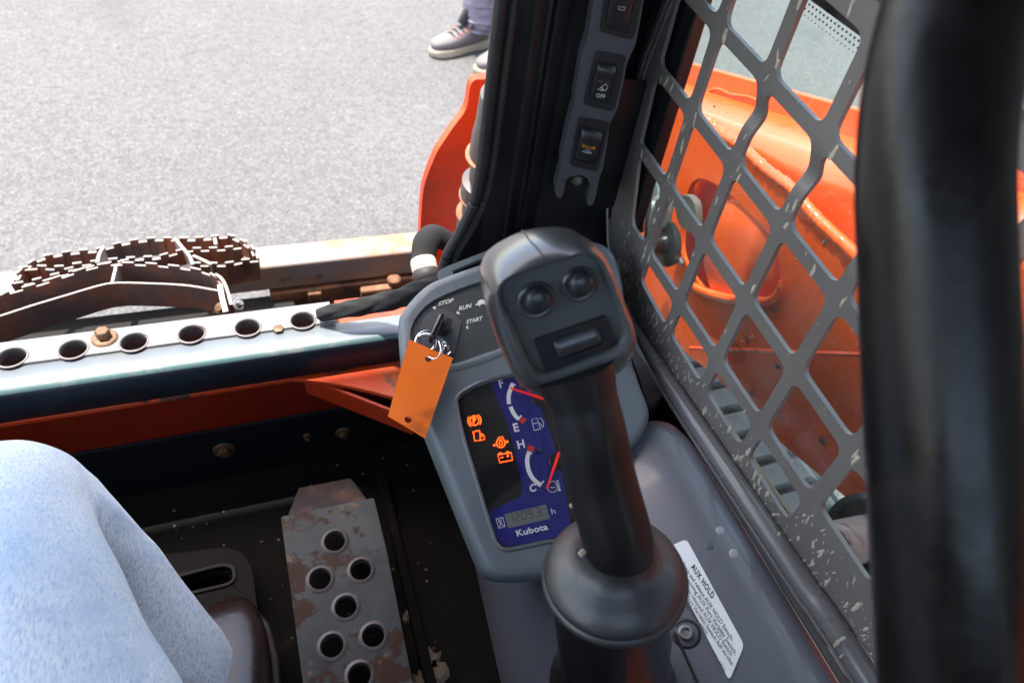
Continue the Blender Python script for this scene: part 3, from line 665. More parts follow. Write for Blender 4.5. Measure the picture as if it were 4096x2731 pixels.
for px, r, el in ((R4(1620, 1170), .0032, 3), (R4(1665, 1130), .0022, 3), (R4(1655, 1300), .0018, 4), (R4(1030, 90), .0024, 2), (R3(420, 620), .0022, 3)):
    splat(m, xs(.3815, [px])[0], XF(.3815), r*.6, el*1.2, 0, .0006)
m.build('mud_splats', mud, guard, kind='stuff', smooth=60)

win = thing('side_window', 'tinted side window pane with dotted black border and maker marks', 'window', V(.43, .1, -.6))
gx = .428
MB().box(V(gx, .05, -.24), (.005, 1.10, .66)).build('pane', glass, win, smooth=0)
# rubber channel down the front edge and along the bottom
chx = xs(gx-.004, [R1(860, 60), R1(505, 1250), R2(450, 420)])
l1 = [V(gx-.006, a, b) for a, b in xs(gx-.006, [R1(850, -200), R1(800, 60), R1(650, 600), R1(470, 1150), R2(400, 200), R2(385, 440)])]
MB().tube(spline(l1, None, 5), .0085, 10, squash=1.2).build('window_seal', rubber, win)
l2 = [p+V(.004, -.019, 0) for p in l1]
MB().tube(spline(l2, None, 5), .0028, 8).build('seal_lip', M('dusty_seal_lip', (.11, .11, .10), .7, var=[((.22, .21, .18), 40, .5, .7)]), win)
l3 = [V(gx-.001, a, b) for a, b in xs(gx-.001, [R3(600, 860), R3(930, 1330), R3(1400, 2050)])]
MB().tube([l3[0]+(l3[0]-l3[1])*1.2]+l3, .0032, 8).build('window_seal', M('olive_rubber_edge', (.20, .21, .14), .5), win)
MB().tube([p+V(-.004, 0, -.006) for p in [l3[0]+(l3[0]-l3[1])*1.2]+l3], .0022, 8).build('seal_lip', rubber, win)
# dotted black border under the top edge
fa, fb = xs(gx-.003, [R1(1752, 8), R1(2140, 290)]), None
a0, a1 = Vector(fa[0]), Vector(fa[1]); md = MB(); L_ = (a1-a0); nrm = Vector((L_.y, -L_.x)).normalized()
if nrm.y > 0: nrm = -nrm
sp_ = L_.length/13
for row, rr in enumerate((.00085, .00075, .00045)):
    for k in range(-2, 60):
        c = a0+L_.normalized()*sp_*(k+.5*(row % 2))+nrm*(.0030+.0042*row)
        md.flat(circle(c, rr*1.15, 10), XF(gx-.0027), .0003)
c0_, c1_ = a0-L_.normalized()*.3, a0+L_.normalized()*.8
md.flat([c0_, c1_, c1_-nrm*.03, c0_-nrm*.03], XF(gx-.0027), .0003)
md.build('dotted_border', ink, win, kind='stuff')
# etched maker marks on the glass
em = MB(); fnx = XF(gx-.0027)
def ex(*p): return xs(gx-.003, [R2(*q) for q in p])
for a in (ex((1250, 1245), (1285, 1290), (1250, 1340), (1215, 1290)), ): em.ribbon(a, .0005, fnx, True, .0002)
for a in (ex((1228, 1262), (1248, 1300), (1240, 1320), (1262, 1318), (1258, 1285), (1272, 1290)),): em.flat(a, fnx, .0002)
for c, r in (((1320, 1372), .0022), ((1270, 1490), .0026), ((1195, 1208), .0020)): em.ribbon(circle(ex(c)[0], r, 18), .0003, fnx, True, .0002)
for t, p in (('JIS', ((1332, 1385), (1306, 1375), (1335, 1363))), ('10T538A 9A', ((1258, 1420), (1162, 1345), (1266, 1400))), ('43R-0010', ((1238, 1455), (1145, 1310), (1246, 1430))), ('TEMPERED', ((1215, 1480), (1125, 1345), (1224, 1455)))):
    q = ex(*p); put_text(em, t, fnx, *q, cap=.7)
em.build('etched_marks', M('etched_dark', (.06, .03, .03), .6), win)
# dried streaks and dots on the pane
def gls(): return (random.uniform(-.1, .55), random.uniform(-.57, -.25))
flecks('dirt_specks', mud, 170, gls, XF(gx-.0027), .0003, .0011, 2.6, win, thick=.0002)

# ================================================================== LOADER ARM OUTSIDE THE WINDOW
arm = thing('lift_boom', 'orange lift arm with weld bead and round boss outside the window', 'lift arm', V(.65, .5, -.8))
bx = .66
fold = [R1(1100, 860), R1(1250, 1050), R1(1600, 1180), R1(2040, 1350), R1(2400, 1490)]
f2 = [Vector((a, b)) for a, b in xs(bx, fold)]
fd = (f2[3]-f2[1]).normalized()
bp = [Vector(xs(.655, [p])[0]) for p in (FU(1561, 780), FU(1969, 1150))]; bd_ = (bp[1]-bp[0]).normalized()
def foldz(y): return f2[2].y+(y-f2[2].x)*fd.y/fd.x
def botz(y): return bp[0].y+(y-bp[0].x)*bd_.y/bd_.x
cz = [Vector(xs(.62, [p])[0]) for p in (FU(1640, 800), FU(1960, 812))]
def crz(y): return cz[0].y+(y-cz[0].x)*(cz[1].y-cz[0].y)/(cz[1].x-cz[0].x)
rs = []
for i in range(31):
    y = 1.15-1.75*i/30; zt = foldz(y); zb_ = botz(y)
    arc = [V(bx+.022*(1-math.sin(t)), y, zt-.022+.022*math.cos(t)) for t in [math.pi/2*k/6 for k in range(7)]][::1]
    arc = [V(bx+.03-.03*math.sin(t), y, zt-.03+.03*math.cos(t)) for t in [math.pi/2*k/7 for k in range(8)]]
    rs.append([V(bx+.19, y, zt-.012)]+arc+[V(bx, y, (zt+zb_)/2), V(bx, y, zb_), V(bx+.19, y, zb_)])
MB().rings(rs).build('beam', arm_orange, arm, smooth=40)
# upstanding flange on the far edge
m = MB(); rs = []
for i in range(31):
    y = 1.15-1.75*i/30; z = foldz(y)
    rs.append([V(bx+.178, y, z-.02), V(bx+.178, y, z+.030), V(bx+.192, y, z+.030), V(bx+.192, y, z-.02)])
m.rings(rs).build('flange', arm_orange, arm, bev=.002)
# side plate standing proud, with a big slotted recess
px = .628
top_line = [R1(560, 735), R1(640, 775), R1(800, 850), R1(980, 985), R1(1250, 1230), R1(1600, 1500), R2(1800, 410), R2(2100, 680), R2(2600, 1180)]
bot_line = [FU(2250, 1440), FU(1969, 1167), FU(1773, 1003), FU(1647, 865), FU(1561, 792), FU(1500, 740)]
tl = [Vector(p) for p in xs(px, top_line)]; bl = [Vector(p) for p in xs(px+.006, bot_line)]
rec = [R2(875, 28), R2(1000, 70), R2(1150, 180), R2(1300, 330), R2(1430, 480), R2(1505, 650), R2(1510, 830), R2(1460, 985), R2(1330, 1000), R2(1150, 980), R2(980, 930), R2(860, 850), R2(780, 740), R2(730, 600), R2(735, 430), R2(765, 250), R2(800, 90)]
rc = spl2(xs(px, rec), 3)
def sidefn(a, b, h):
    k = max(0, crz(a)-b); return V(px-h+.07*min(k, .12), a, b)
MB().plate(tl+bl, [rc], sidefn, .010, grid=.025).build('side_plate', arm_orange, arm, bev=.002, smooth=30)
# lower folded skirt, weld beads
m = MB(); rs = []
for i in range(21):
    y = .62-.9*i/20; rs.append([V(px-.0105, y, crz(y)+.004), V(px-.013, y, crz(y)+.0), V(px-.0105, y, crz(y)-.005)])
m.rings(rs).build('crease_bead', boom_shade, arm)
def bead(name, pts, r, x, n=70, jit=.11, mat=arm_orange):
    P = [V(x, a, b) for a, b in xs(x, pts)]; P = spline(P, None, 14); L = [P[0]]; 
    rad = [r*(1+random.uniform(-jit, jit)) for _ in P]
    MB().tube(P, rad, 10, squash=.9).build(name, mat, arm, smooth=70)
bead('weld_bead', [R1(960, 960), R1(1060, 1060), R1(1160, 1120), R1(1260, 1200), R1(1400, 1330), R1(1600, 1480), R2(1750, 290), R2(1900, 440), R2(2120, 640), R2(2500, 1010)], .0090, px+.006)
bead('weld_bead', [R1(680, 640), R1(860, 720), R1(1020, 700), R1(1120, 740), R1(1260, 760), R1(1330, 790)], .0030, bx+.176)
bead('weld_bead', [R1(900, 930), R1(1000, 1030), R1(1080, 1100), R1(1180, 1120)], .0095, px+.012)
# recess floor and boss
rf = [Vector((a, b)) for a, b in [(p.x, p.y) for p in rc]]
MB().plate(rf, [], XF(px+.030), .004).build('recess_plate', boom_shade, arm)
bc = xs(px+.01, [R2(1185, 640)])[0]
br = .5*abs(Vector(xs(px+.01, [R2(1480, 760)])[0])-Vector(xs(px+.01, [R2(930, 480)])[0]))if False else (Vector(xs(px+.01, [R2(1490, 800)])[0])-Vector(bc)).length
MB().lathe(V(px+.03, bc[0], bc[1]), V(-1, 0, 0), [(br, 0), (br, .018), (br*.97, .024), (br*.90, .028), (br*.4, .030), (br*.05, .0305)], 48).build('boss', arm_orange, arm, smooth=35)
lp = [V(px-.006, a, b) for a, b in xs(px-.006, [R2(790, 800), R2(850, 880), R2(960, 930), R2(1150, 975), R2(1330, 990), R2(1440, 980), R2(1500, 900), R2(1512, 830)])]
MB().tube(spline(lp, [.004, .0065, .0075, .0075, .007, .006, .004, .003], 8)[0], spline(lp, [.004, .0065, .0075, .0075, .007, .006, .004, .003], 8)[1], 12).build('recess_lip', arm_orange, arm, label='thick bright lip under the recess')
for p, r in ((R3(1118, 717), .006), (R3(800, 125), .005), (R3(578, 345), .005)):
    a, b = xs(px, [p])[0]; MB().lathe(sidefn(a, b, 0), V(-1, 0, -.1), [(r, 0), (r*.9, .002), (r*.5, .0025)], 14).build('plug', M('dark_plug', (.06, .03, .02), .7) if 'dark_plug' not in MATS else MATS['dark_plug'], arm)
def am(): return (random.uniform(.38, .74), random.uniform(-.72, -.42))
def amok():
    p = am(); q = Vector(p)
    if inside(q, rc) or not inside(q, tl+bl): return None
    return p
flecks('mud_lumps', mud_dark, 55, amok, sidefn, .0008, .0042, 2.0, arm, thick=.002)

# pin, guide and small ironwork between cab and arm
pin = thing('pivot_pin', 'black pivot pin with a wide collar seen through the guard', 'pin', V(.56, .6, -.62))
pc = xs(.585, [R2(612, 538)])[0]; po = V(.585, pc[0], pc[1])
MB().lathe(po, V(-1, 0, .0), [(.0365, -.006), (.0375, -.003), (.0375, .002), (.033, .004), (.0, .0041)], 40).build('collar', M('black_enamel', (.012, .017, .018), .3, coat=.4, bump=[(60, .2, .001)]), pin)
MB().lathe(po+V(0, 0, 0), V(-1, 0, 0), [(.0165, 0), (.0165, .045), (.0145, .05), (.0, .0505)], 28).build('shaft', MATS['black_enamel'], pin)
MB().lathe(po+V(.01, -.037, -.008), V(-.2, -1, 0), [(.006, -.004), (.006, .004), (.003, .008)], 12).build('grease_nipple', steel, pin)
iron = thing('hinge_bracket', 'grey-green steel bracket with a pale bolt behind the guard edge', 'bracket', V(.5, .6, -.6))
q0 = xs(.56, [R2(500, 60), R2(545, 30), R2(560, 200), R2(520, 430), R2(440, 440), R2(450, 200)])
MB().plate([Vector(p) for p in q0], [], XF(.56), .03).build('plate', M('green_grey_steel', (.13, .17, .165), .5, var=[((.22, .24, .21), 30, .5, .7)]), iron, bev=.003)
q1 = xs(.545, [R2(520, 255)])[0]; MB().lathe(V(.56, *q1), V(-1, -.1, 0), [(.018, 0), (.018, .008), (.011, .010), (.011, .024), (.007, .025), (.007, .012), (0, .012)], 24).build('bolt', M('pale_zinc_bolt', (.42, .46, .45), .3, metal=.6), iron)
MB().box(V(.50, .655, -.58), (.02, .012, .20)).build('rod', M('olive_dusty_rod', (.17, .17, .14), .7, var=[((.32, .30, .24), 60, .5, .65)]), iron, bev=.004)
q2 = xs(.57, [R2(560, 190), R2(640, 170), R2(700, 230), R2(715, 340), R2(700, 470), R2(600, 420), R2(560, 300)])
MB().plate(spl2(q2, 4), [], XF(.60), .012).build('backing_plate', M('brown_backing', (.09, .085, .075), .6), iron, bev=.002)

# rubber track under the arm
trk = thing('rubber_track', 'dusty grey rubber track of the machine under the lift arm', 'track', V(.62, .3, -1.3))
tz = -.97
tr0 = MB()
rs = []
for i in range(41):
    a = 2*math.pi*i/40
for i in range(1): pass
loop = []
for t in [k/14 for k in range(15)]: loop.append((1.0-1.7*t, tz-.012))
for k in range(1, 12): loop.append((-.7-.16*math.sin(math.pi*k/12), tz-.172+.16*math.cos(math.pi*k/12)))
for t in [k/14 for k in range(15)]: loop.append((-.7+1.7*t, -EYE+.012))
for k in range(1, 12): loop.append((1.0+.16*math.sin(math.pi*k/12), tz-.172-.15*math.cos(math.pi*k/12)))
mb_ = MB(); mb_.rings([[V(.46, y, z) for y, z in loop], [V(.88, y, z) for y, z in loop]], (True, True)); mb_.build('belt', M('dark_track_rubber', (.055, .06, .058), .8, var=[((.14, .14, .125), 12, .5, .7)]), trk, smooth=25)
L_o = MB().box(V(.67, .95, tz), (.40, .046, .024), taper=.86).build('track_pad', track_rub, trk, bev=.003, label='pale dusty rubber lug')
for k in range(1, 22):
    c = L_o.copy(); COL.objects.link(c); c.parent = trk; c.location = V(0, -.0605*k, 0)
gd = MB()
for k in range(0, 22):
    y = .95-.0605*k+.030
    for x in (.52, .60): gd.box(V(x, y, tz-.004), (.02, .012, .012), taper=.7)
gd.build('drive_lugs', M('dark_lug', (.05, .06, .06), .6), trk, kind='stuff')
# side deck between cab and track
slab2 = MB().box(V(.435, .15, -1.02), (.05, 1.0, .03)); slab2.build('side_deck', M('pale_deck_steel', (.30, .33, .31), .6, var=[((.2, .2, .18), 14, .5, .7)], bump=[(60, .3, .002)]), trk, bev=.003)
# pipe with its dark socket at the right
pipe = thing('pivot_tube', 'scuffed grey tube end in a dark socket near the restraint bar', 'tube', V(.5, .1, -.68))
a = onx(R4(1560, 210), .47); b = onx(R4(1790, 150), .52)
MB().lathe(b, (a-b), [(.0235, -.05), (.0235, .06), (.0215, .066), (.0, .0665)], 30).build('tube', M('scuffed_grey_tube', (.20, .21, .21), .45, var=[((.06, .06, .06), 26, .48, .6), ((.34, .34, .33), 30, .60, .72)], bump=[(60, .4, .0015)]), pipe)
MB().lathe(b+(b-a).normalized()*.045, (a-b), [(.030, -.01), (.046, 0), (.046, .012), (.040, .014), (.036, .002), (.0, .001)], 36).build('socket', MATS['black_enamel'], pipe)

# ================================================================== GREY SIDE TRIM
trim = thing('side_console_trim', 'smooth purple-grey moulded side console below the window', 'trim', V(.3, .1, -.83))
prf = [(.3870, -.600), (.3868, -.5660), (.3835, -.5560), (.3770, -.5490), (.3670, -.5450), (.3540, -.5445), (.3400, -.5475), (.3250, -.5528), (.3080, -.5600), (.2900, -.5680), (.2720, -.5760), (.2560, -.5835), (.2420, -.5910), (.2310, -.6000), (.2230, -.6150), (.2140, -.6450), (.2000, -.6900), (.1830, -.7400), (.1660, -.7900), (.155, -.828)]
rs = []
yl = [.372, .371, .367, .360, .350, .337, .320, .29, .25, .2, .15, .1, .05, 0, -.1, -.2, -.3, -.45]
for i, y in enumerate(yl):
    t = max(0, (y-.315)/.057); s_ = 1-math.sqrt(max(0, 1-t*t)) if t < 1 else 1
    row = []
    for x, z in prf:
        zz = z-(.030*s_*(1 if z > -.62 else max(0, 1-(-.62-z)/.2))); xx = x+(-.010*s_ if x > .34 else .012*s_*(1 if z > -.7 else 0))
        lower = max(0, (-.62-z)/.21)
        row.append(V(xx+lower*.03*max(0, y/.37), y+lower*.02, zz))
    rs.append(row)
m = MB(); m.rings(rs, (True, True), closed=False); m.build('shell', trim_grey, trim, smooth=50)
# light spots on the crest painted in as pale dots, plus a dark one
def trimpt(p, z=-.556):
    # meet the shell along the sight line
    r = ray(p); best = None
    for k in range(len(prf)-1):
        (x0, z0), (x1, z1) = prf[k], prf[k+1]; A = Vector((x0, z0)); B = Vector((x1, z1)); d = Vector((r.x, r.z)); e = B-A
        den = d.x*e.y-d.y*e.x
        if abs(den) < 1e-12: continue
        t = (A.x*e.y-A.y*e.x)/den; s_ = (A.x*d.y-A.y*d.x)/den
        if t > 0 and -1e-6 <= s_ <= 1+1e-6:
            if best is None or t < best[0]: best = (t, Vector((-(e.y), 0, e.x)))
    q = r*best[0]; nn = Vector((best[1].x, 0, best[1].z)).normalized()
    if nn.z < 0: nn = -nn
    return q, nn
for i, (p, mt) in enumerate(((R4(450, 52), cream_print), (R4(585, 285), cream_print), (R8(1403, 522), cream_print), (R4(335, 205), MATS['dark_plug']))):  # three painted-in light spots, then the dark dot
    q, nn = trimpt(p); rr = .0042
    MB().lathe(q+nn*.0001, nn, [(rr, 0), (rr*.8, .0005), (rr*.4, .0008), (0, .0009)], 20).build('light_spot_or_dark_dot', M('light_spot_grey', (.33, .33, .35), .3) if 'light_spot_grey' not in MATS else (MATS['light_spot_grey'] if i < 3 else MATS['trim_dark'] if 'trim_dark' in MATS else M('trim_dark', (.10, .10, .12), .5)), trim, bev=0)
# sticker
ss = [trimpt(p) for p in (R4(140, 258), R4(688, 1190), R4(540, 1545))]
o = ss[1][0]; exv = (o-ss[0][0]).normalized(); nn = V(-.34, 0, .94).normalized()
exv = V(0, -1, 0)
pl = Plane(ss[1][0]+nn*.0004, exv, nn.cross(exv))
s2 = {k: pl.ab(v) for k, v in dict(tl=R4(140, 258), tr=R4(688, 1190), br=R4(540, 1545)).items()}
W_ = s2['tr'][0]; 
H_ = s2['br'][1]
corn = [Vector((-.155, 0)), Vector((0, 0)), Vector((0, H_)), Vector((-.155, H_))]
corn = [Vector((-.100, 0)), Vector((0, 0)), Vector((s2['br'][0], H_)), Vector((-.100, H_))]
st = thing('instruction_sticker', 'white printed instruction sticker on the side trim beside the lever boot', 'sticker', pl.pt(-.07, H_/2))
pf = lambda a, b, h: pl.pt(a, b, h)
MB().flat(fillet(corn, .0045, 5), pf, .0003).build('vinyl', sticker, st)
tm = MB()
pp = lambda x, y: pl.ab(R4(x, y))
def line(txt, ax_, ay, bx_, by_, hx, hy, cap=.7, off=0, sp=1):
    A, B, H0 = Vector(pp(ax_, ay)), Vector(pp(bx_, by_)), Vector(pp(hx, hy)); put_text(tm, txt, pf, A, B, H0, cap=cap, offset=off, spacing=sp)
line('AUX HOLD', 158, 420, 368, 738, 186, 372, off=.02, sp=1.15)
line('Press and release AUX HOLD Switch-', 70, 395, 566, 1158, 94, 366)
line('while moving AUX Port Variable Switch.', 40, 430, 596, 1296, 64, 402)
line('as soon as released AUX HOLD Switch', 20, 500, 552, 1302, 42, 470)
line('AUX Port Variable Switch full stroke', 30, 600, 562, 1396, 52, 572)
line('in direction you want.', -10, 640, 318, 1098, 14, 612)
line('V1311-57533', 362, 1248, 486, 1456, 380, 1230)
tm.build('print', ink, st)
# recessed bolt and lower trim edge
q, nn = trimpt(R4(110, 1075))
MB().lathe(q-nn*.001, nn, [(.0125, .0), (.0125, .0016), (.0105, .0022), (.0100, .0005), (0, .0004)], 28).build('bolt_recess', black_pl, trim)
bmx = MB(); bmx.lathe(q, nn, [(.0062, 0), (.0062, .0055), (.0055, .0062), (.0036, .0062), (.0034, .0035), (0, .0035)], 12); bmx.build('bolt', steel, trim, bev=.0003)
lw = [trimpt(p)[0] for p in (R4(10, 1060), R4(120, 1290), R4(240, 1560), R4(300, 1700))]
MB().tube([p+V(-.002, 0, .0008) for p in lw], .0012, 8).build('seam', black_pl, trim)
# small orange floor bracket beside the boot
MB().box(V(.236, .075, -.585), (.05, .10, .006), V(.9, -.2, 0), V(.2, .9, 0)).build('orange_bracket', orange, trim, bev=.001)

# ================================================================== INSTRUMENT CONSOLE
th = R(21); PN = Plane(ond(FU(1170, 1060), .65), V(1, 0, 0), V(0, math.cos(th), math.sin(th)))
con = thing('instrument_console', 'grey instrument console with ignition switch and lit gauge cluster', 'console', PN.pt(.03, -.02, -.12))
pn = lambda a, b, h: PN.pt(a, b, h)
def pab(*pts): return [Vector(PN.ab(p)) for p in pts]
osh = [FU(918, 745), FU(922, 715), FU(946, 682), FU(980, 650), FU(1015, 633), FU(1067, 614), FU(1154, 586), FU(1230, 566), FU(1310, 550), FU(1390, 556), FU(1430, 620), FU(1447, 780), FU(1472, 870), FU(1497, 945), FU(1480, 1000), FU(1440, 1050), FU(1415, 1160), FU(1400, 1270), FU(1370, 1312), FU(1300, 1326), FU(1240, 1330), FU(1168, 1334), FU(1130, 1322), FU(1105, 1286), FU(1045, 1140), FU(985, 990), FU(945, 885), FU(924, 815)]
O2 = spl2(pab(*osh), 5)
def offset(P, d):
    out = []; n = len(P); ar = sum(P[i-1].cross(P[i]) for i in range(n)); sg = 1 if ar > 0 else -1
    for i in range(n):
        t = (P[(i+1) % n]-P[i-1]).normalized(); out.append(P[i]+Vector((-t.y, t.x))*d*sg)
    return out
face_poly = [GA(*p) for p in ((196, 330), (206, 290), (240, 258), (330, 210), (440, 174), (560, 148), (700, 125), (860, 118), (960, 145), (1000, 220), (1020, 400), (1020, 700), (990, 1080), (960, 1150), (890, 1180), (740, 1206), (560, 1243), (490, 1245), (455, 1215), (425, 1150), (300, 740), (230, 500))]
FH = spl2(pab(*face_poly), 4)
key_poly = [A5(*p) for p in ((222, 705), (235, 625), (280, 548), (370, 470), (520, 402), (690, 345), (900, 292), (1150, 262), (1380, 290), (1470, 390), (1490, 520), (1400, 590), (1200, 650), (1000, 705), (800, 768), (640, 818), (485, 872), (380, 880), (290, 840), (240, 780))]
KH = spl2(pab(*key_poly), 4)
inner = offset(O2, .010)
m = MB(); m.plate(inner, [FH, KH], pn, .012); top = m.build('face_frame', console_grey, con, bev=.0012, smooth=35)
m = MB()
ring = [[pn(p.x, p.y, h) for p in offset(O2, d)] for d, h in ((.0101, -.0002), (.0070, -.0004), (.0035, -.0022), (.0010, -.0055), (0, -.010), (.0003, -.020), (.003, -.045), (.010, -.080), (.022, -.12))]
m.rings(ring, (False, True)).build('housing', console_grey, con, smooth=60)
MB().plate(offset(KH, -.002), [], lambda a, b, h: pn(a, b, h-.0035), .003).build('switch_fascia', console_dark, con, smooth=0)
# raised brow between the fascia and the gauges
brow = [PN.ab(A5(*p)) for p in ((440, 905), (560, 880), (700, 832), (860, 775), (1010, 730), (1200, 690), (1450, 660))]
MB().tube([pn(a, b, -.0014) for a, b in spl2(brow, 5, False)], .0052, 12, squash=.6, up=PN.n).build('brow', console_grey, con, smooth=60)
# cluster
cl = offset(FH, -.0015)
MB().plate(cl, [], lambda a, b, h: pn(a, b, h-.0055), .002).build('cluster_face', face_black, con, smooth=0)
cf_ = lambda a, b, h: pn(a, b, h-.0054)
def G(*pts): return [Vector(PN.ab(GA(*p), -.0050)) for p in pts]
def Gx(p): return Vector(PN.ab(GA(*p), -.0050))
bl_l = spl2(G((405, 150), (425, 235), (480, 360), (520, 470), (548, 560), (575, 680), (597, 780), (610, 860), (604, 900), (580, 925), (520, 955), (400, 1015)), 4, False)
bl_b = spl2(G((440, 1130), (452, 1172), (480, 1208), (520, 1225), (740, 1190), (930, 1150)), 3, False)
bl_r = spl2(G((890, 960), (868, 800), (830, 650), (790, 535), (742, 400), (690, 285), (620, 170), (590, 135)), 3, False)
MB().plate(bl_l+bl_b+bl_r, [], cf_, .0003).build('blue_band', face_blue, con, smooth=0)
# fine vertical ribs printed on the blue band
m = MB()
rib_m = M('dark_blue_rib', (.010, .010, .10), .35)
for k in range(14):
    o_ = 20*k
    pts = [(425+o_, 235), (520+o_, 470), (575+o_, 680), (612+o_, 860), (606+o_, 960)] if k < 13 else None
    if pts and k < 13: m.ribbon(spl2(G(*[(x, y) for x, y in pts]), 4, False), .0006, lambda a, b, h: cf_(a, b, h+.0001), h=.0001)
m.build('printed_ribs', rib_m, con, kind='stuff')
# bezel rims
for dd, r, hh in ((-.0004, .0016, -.0004), (.0016, .0009, -.0030)):
    P = [pn(p.x, p.y, hh) for p in offset(FH, dd)]; P.append(P[0])
    MB().tube(P, r, 8, (False, False), up=PN.n).build('lens_rim', lens_rim, con, smooth=60)
wf = lambda a, b, h: pn(a, b, h-.0050)
def stroke(m, pts, w, closed=False, smooth=0, raw=False):
    P = pts if raw else G(*pts)
    if smooth: P = spl2(P, smooth, closed)
    m.ribbon([(p.x, p.y) for p in P], w, wf, closed, .0002)
px1 = (Gx((600, 500))-Gx((500, 500))).length/100
wm = MB()
stroke(wm, ((549, 212), (530, 262), (524, 300), (527, 338)), 26*px1, smooth=5)
stroke(wm, ((536, 354), (552, 390), (572, 418), (590, 432)), 26*px1, smooth=5)
stroke(wm, ((540, 206), (568, 220)), 9*px1); stroke(wm, ((586, 434), (604, 408)), 9*px1)
stroke(wm, ((655, 634), (641, 680), (645, 735), (664, 785), (695, 823), (728, 846)), 26*px1, smooth=5)
stroke(wm, ((640, 634), (672, 648)), 9*px1); stroke(wm, ((722, 848), (745, 818)), 9*px1)
def gt(m, t, a, b, c, cap=.7, off=.03, fn=None, **k): put_text(m, t, fn or wf, Gx(a), Gx(b), Gx(c), cap=cap, offset=off, **k)
gt(wm, 'F', (470, 238), (496, 228), (456, 190)); gt(wm, 'E', (560, 513), (592, 506), (547, 463)); gt(wm, 'H', (584, 619), (627, 608), (573, 570)); gt(wm, 'C', (658, 890), (698, 880), (652, 845))
gt(wm, 'h', (795, 1028), (818, 1022), (786, 993), off=0)
# fuel pump
for pts, cl_ in ((((668, 434), (703, 425), (722, 492), (684, 502)), True), (((676, 462), (712, 453)), False), (((716, 428), (728, 425), (744, 455), (742, 480), (734, 483), (726, 462), (713, 458)), False), (((684, 503), (726, 492)), False)): stroke(wm, pts, 4*px1, cl_)
# coolant symbol
P = [Gx((800+30*math.cos(t), 860+30*math.sin(t))) for t in [R(-55)+R(290)*k/20 for k in range(21)]]; stroke(wm, P, 4*px1, raw=True)
for pts in (((780, 832), (780, 826), (812, 820), (820, 832)), ((784, 862), (792, 858), (800, 863), (808, 857), (816, 860)), ((826, 815), (838, 868)), ((832, 813), (846, 866))): stroke(wm, pts, 4*px1)
wm.flat([(p.x, p.y) for p in circle(Gx((843, 875)), 8*px1, 12)], wf, .0002)
# hourglass
for pts, c in ((((445, 1055), (487, 1046), (503, 1105), (461, 1115)), True), (((454, 1058), (479, 1072), (468, 1110)), False), (((482, 1050), (462, 1075), (496, 1104)), False)): stroke(wm, pts, 4*px1, c)
gt(wm, 'Kubota', (578, 1166), (773, 1122), (566, 1130), cap=.69, off=.025, spacing=1.05)
wm.build('gauge_print', white_print, con, smooth=0)
rm = MB()
rm.flat([tuple(p) for p in G((588, 444), (610, 416), (636, 434), (612, 466))], wf, .0003); rm.build('red_mark', M('red_print', (.60, .02, .015), .5), con, smooth=0)
rm = MB(); rm.flat([tuple(p) for p in G((645, 594), (690, 608), (676, 638), (640, 624))], wf, .0003); rm.build('red_mark', MATS['red_print'], con, smooth=0)
for nm, c, r in (('needle_hub', (710, 303), 47), ('needle_hub', (822, 697), 50)):
    MB().lathe(wf(*Gx(c), .0001), PN.n, [(r*px1, 0), (r*px1, .0016), (r*px1*.93, .0022), (0, .0022)], 36).build(nm, face_black, con)
for a, b in (((527, 247), (763, 322)), ((757, 873), (834, 648))):
    A, B = Gx(a), Gx(b); d = (B-A).normalized(); q = Vector((-d.y, d.x))
    MB().rings([[wf(*(A+q*.0008), .004), wf(*(B+q*.0016), .004), wf(*(B-q*.0016), .004), wf(*(A-q*.0008), .004)], [wf(*(A+q*.0005), .0052), wf(*(B+q*.0010), .0058), wf(*(B-q*.0010), .0058), wf(*(A-q*.0005), .0052)]]).build('needle', red_plastic, con, smooth=0)
for c in ((601, 235), (713, 630)):
    mm = MB(); mm.lathe(wf(*Gx(c), .0003), PN.n, [(17*px1, 0), (16*px1, .0011), (10*px1, .0016), (0, .0017)], 20)
    for w in ((1, 1), (1, -1)): mm.box(wf(*Gx(c), .0019), (18*px1, 3.4*px1, .0005), PN.ex*w[0]+PN.ey*w[1], PN.ey*w[0]-PN.ex*w[1])
    mm.build('screw', screw_mat, con)
MB().plate(offset(FH, -.0005), [], lambda a, b, h: pn(a, b, h-.0008), .0006).build('clear_lens', clear_lens, con, smooth=0)
# hour counter
lc = G((497, 1028), (758, 966), (784, 1055), (523, 1116))
MB().flat([tuple(p) for p in lc], lambda a, b, h: cf_(a, b, h+.0001), .0004).build('hour_counter', lcd, con, smooth=0)
dm = MB(); SEG = {'0': 'abcdef', '1': 'bc', '2': 'abged', '3': 'abgcd', '9': 'abcdfg'}
def seg7(ch, x0, w=36, h=50):
    ux, uy = Vector((.974, -.228)), Vector((-.265, -.965)); bse = Vector((545, 1078))+ux*x0
    P = lambda i, j: tuple(bse+ux*(i*w*.72)+uy*(j*h)); pts = dict(a=((.08, 1), (.92, 1)), b=((1, .94), (1, .55)), c=((1, .45), (1, .06)), d=((.08, 0), (.92, 0)), e=((0, .45), (0, .06)), f=((0, .94), (0, .55)), g=((.1, .5), (.9, .5)))
    for s_ in SEG[ch]: stroke(dm, (P(*pts[s_][0]), P(*pts[s_][1])), 5.5*px1)
for i, ch in enumerate('1209'): seg7(ch, -14+i*42)
seg7('3', 166)
for x0 in (152, 222): 
    c = Vector((548, 1075))+Vector((.974, -.228))*x0; dm.flat([(p.x, p.y) for p in circle(Gx(tuple(c)), 4*px1, 8)], wf, .0002)
dm.build('counter_digits', M('lcd_digit', (.03, .03, .028), .4), con, smooth=0)
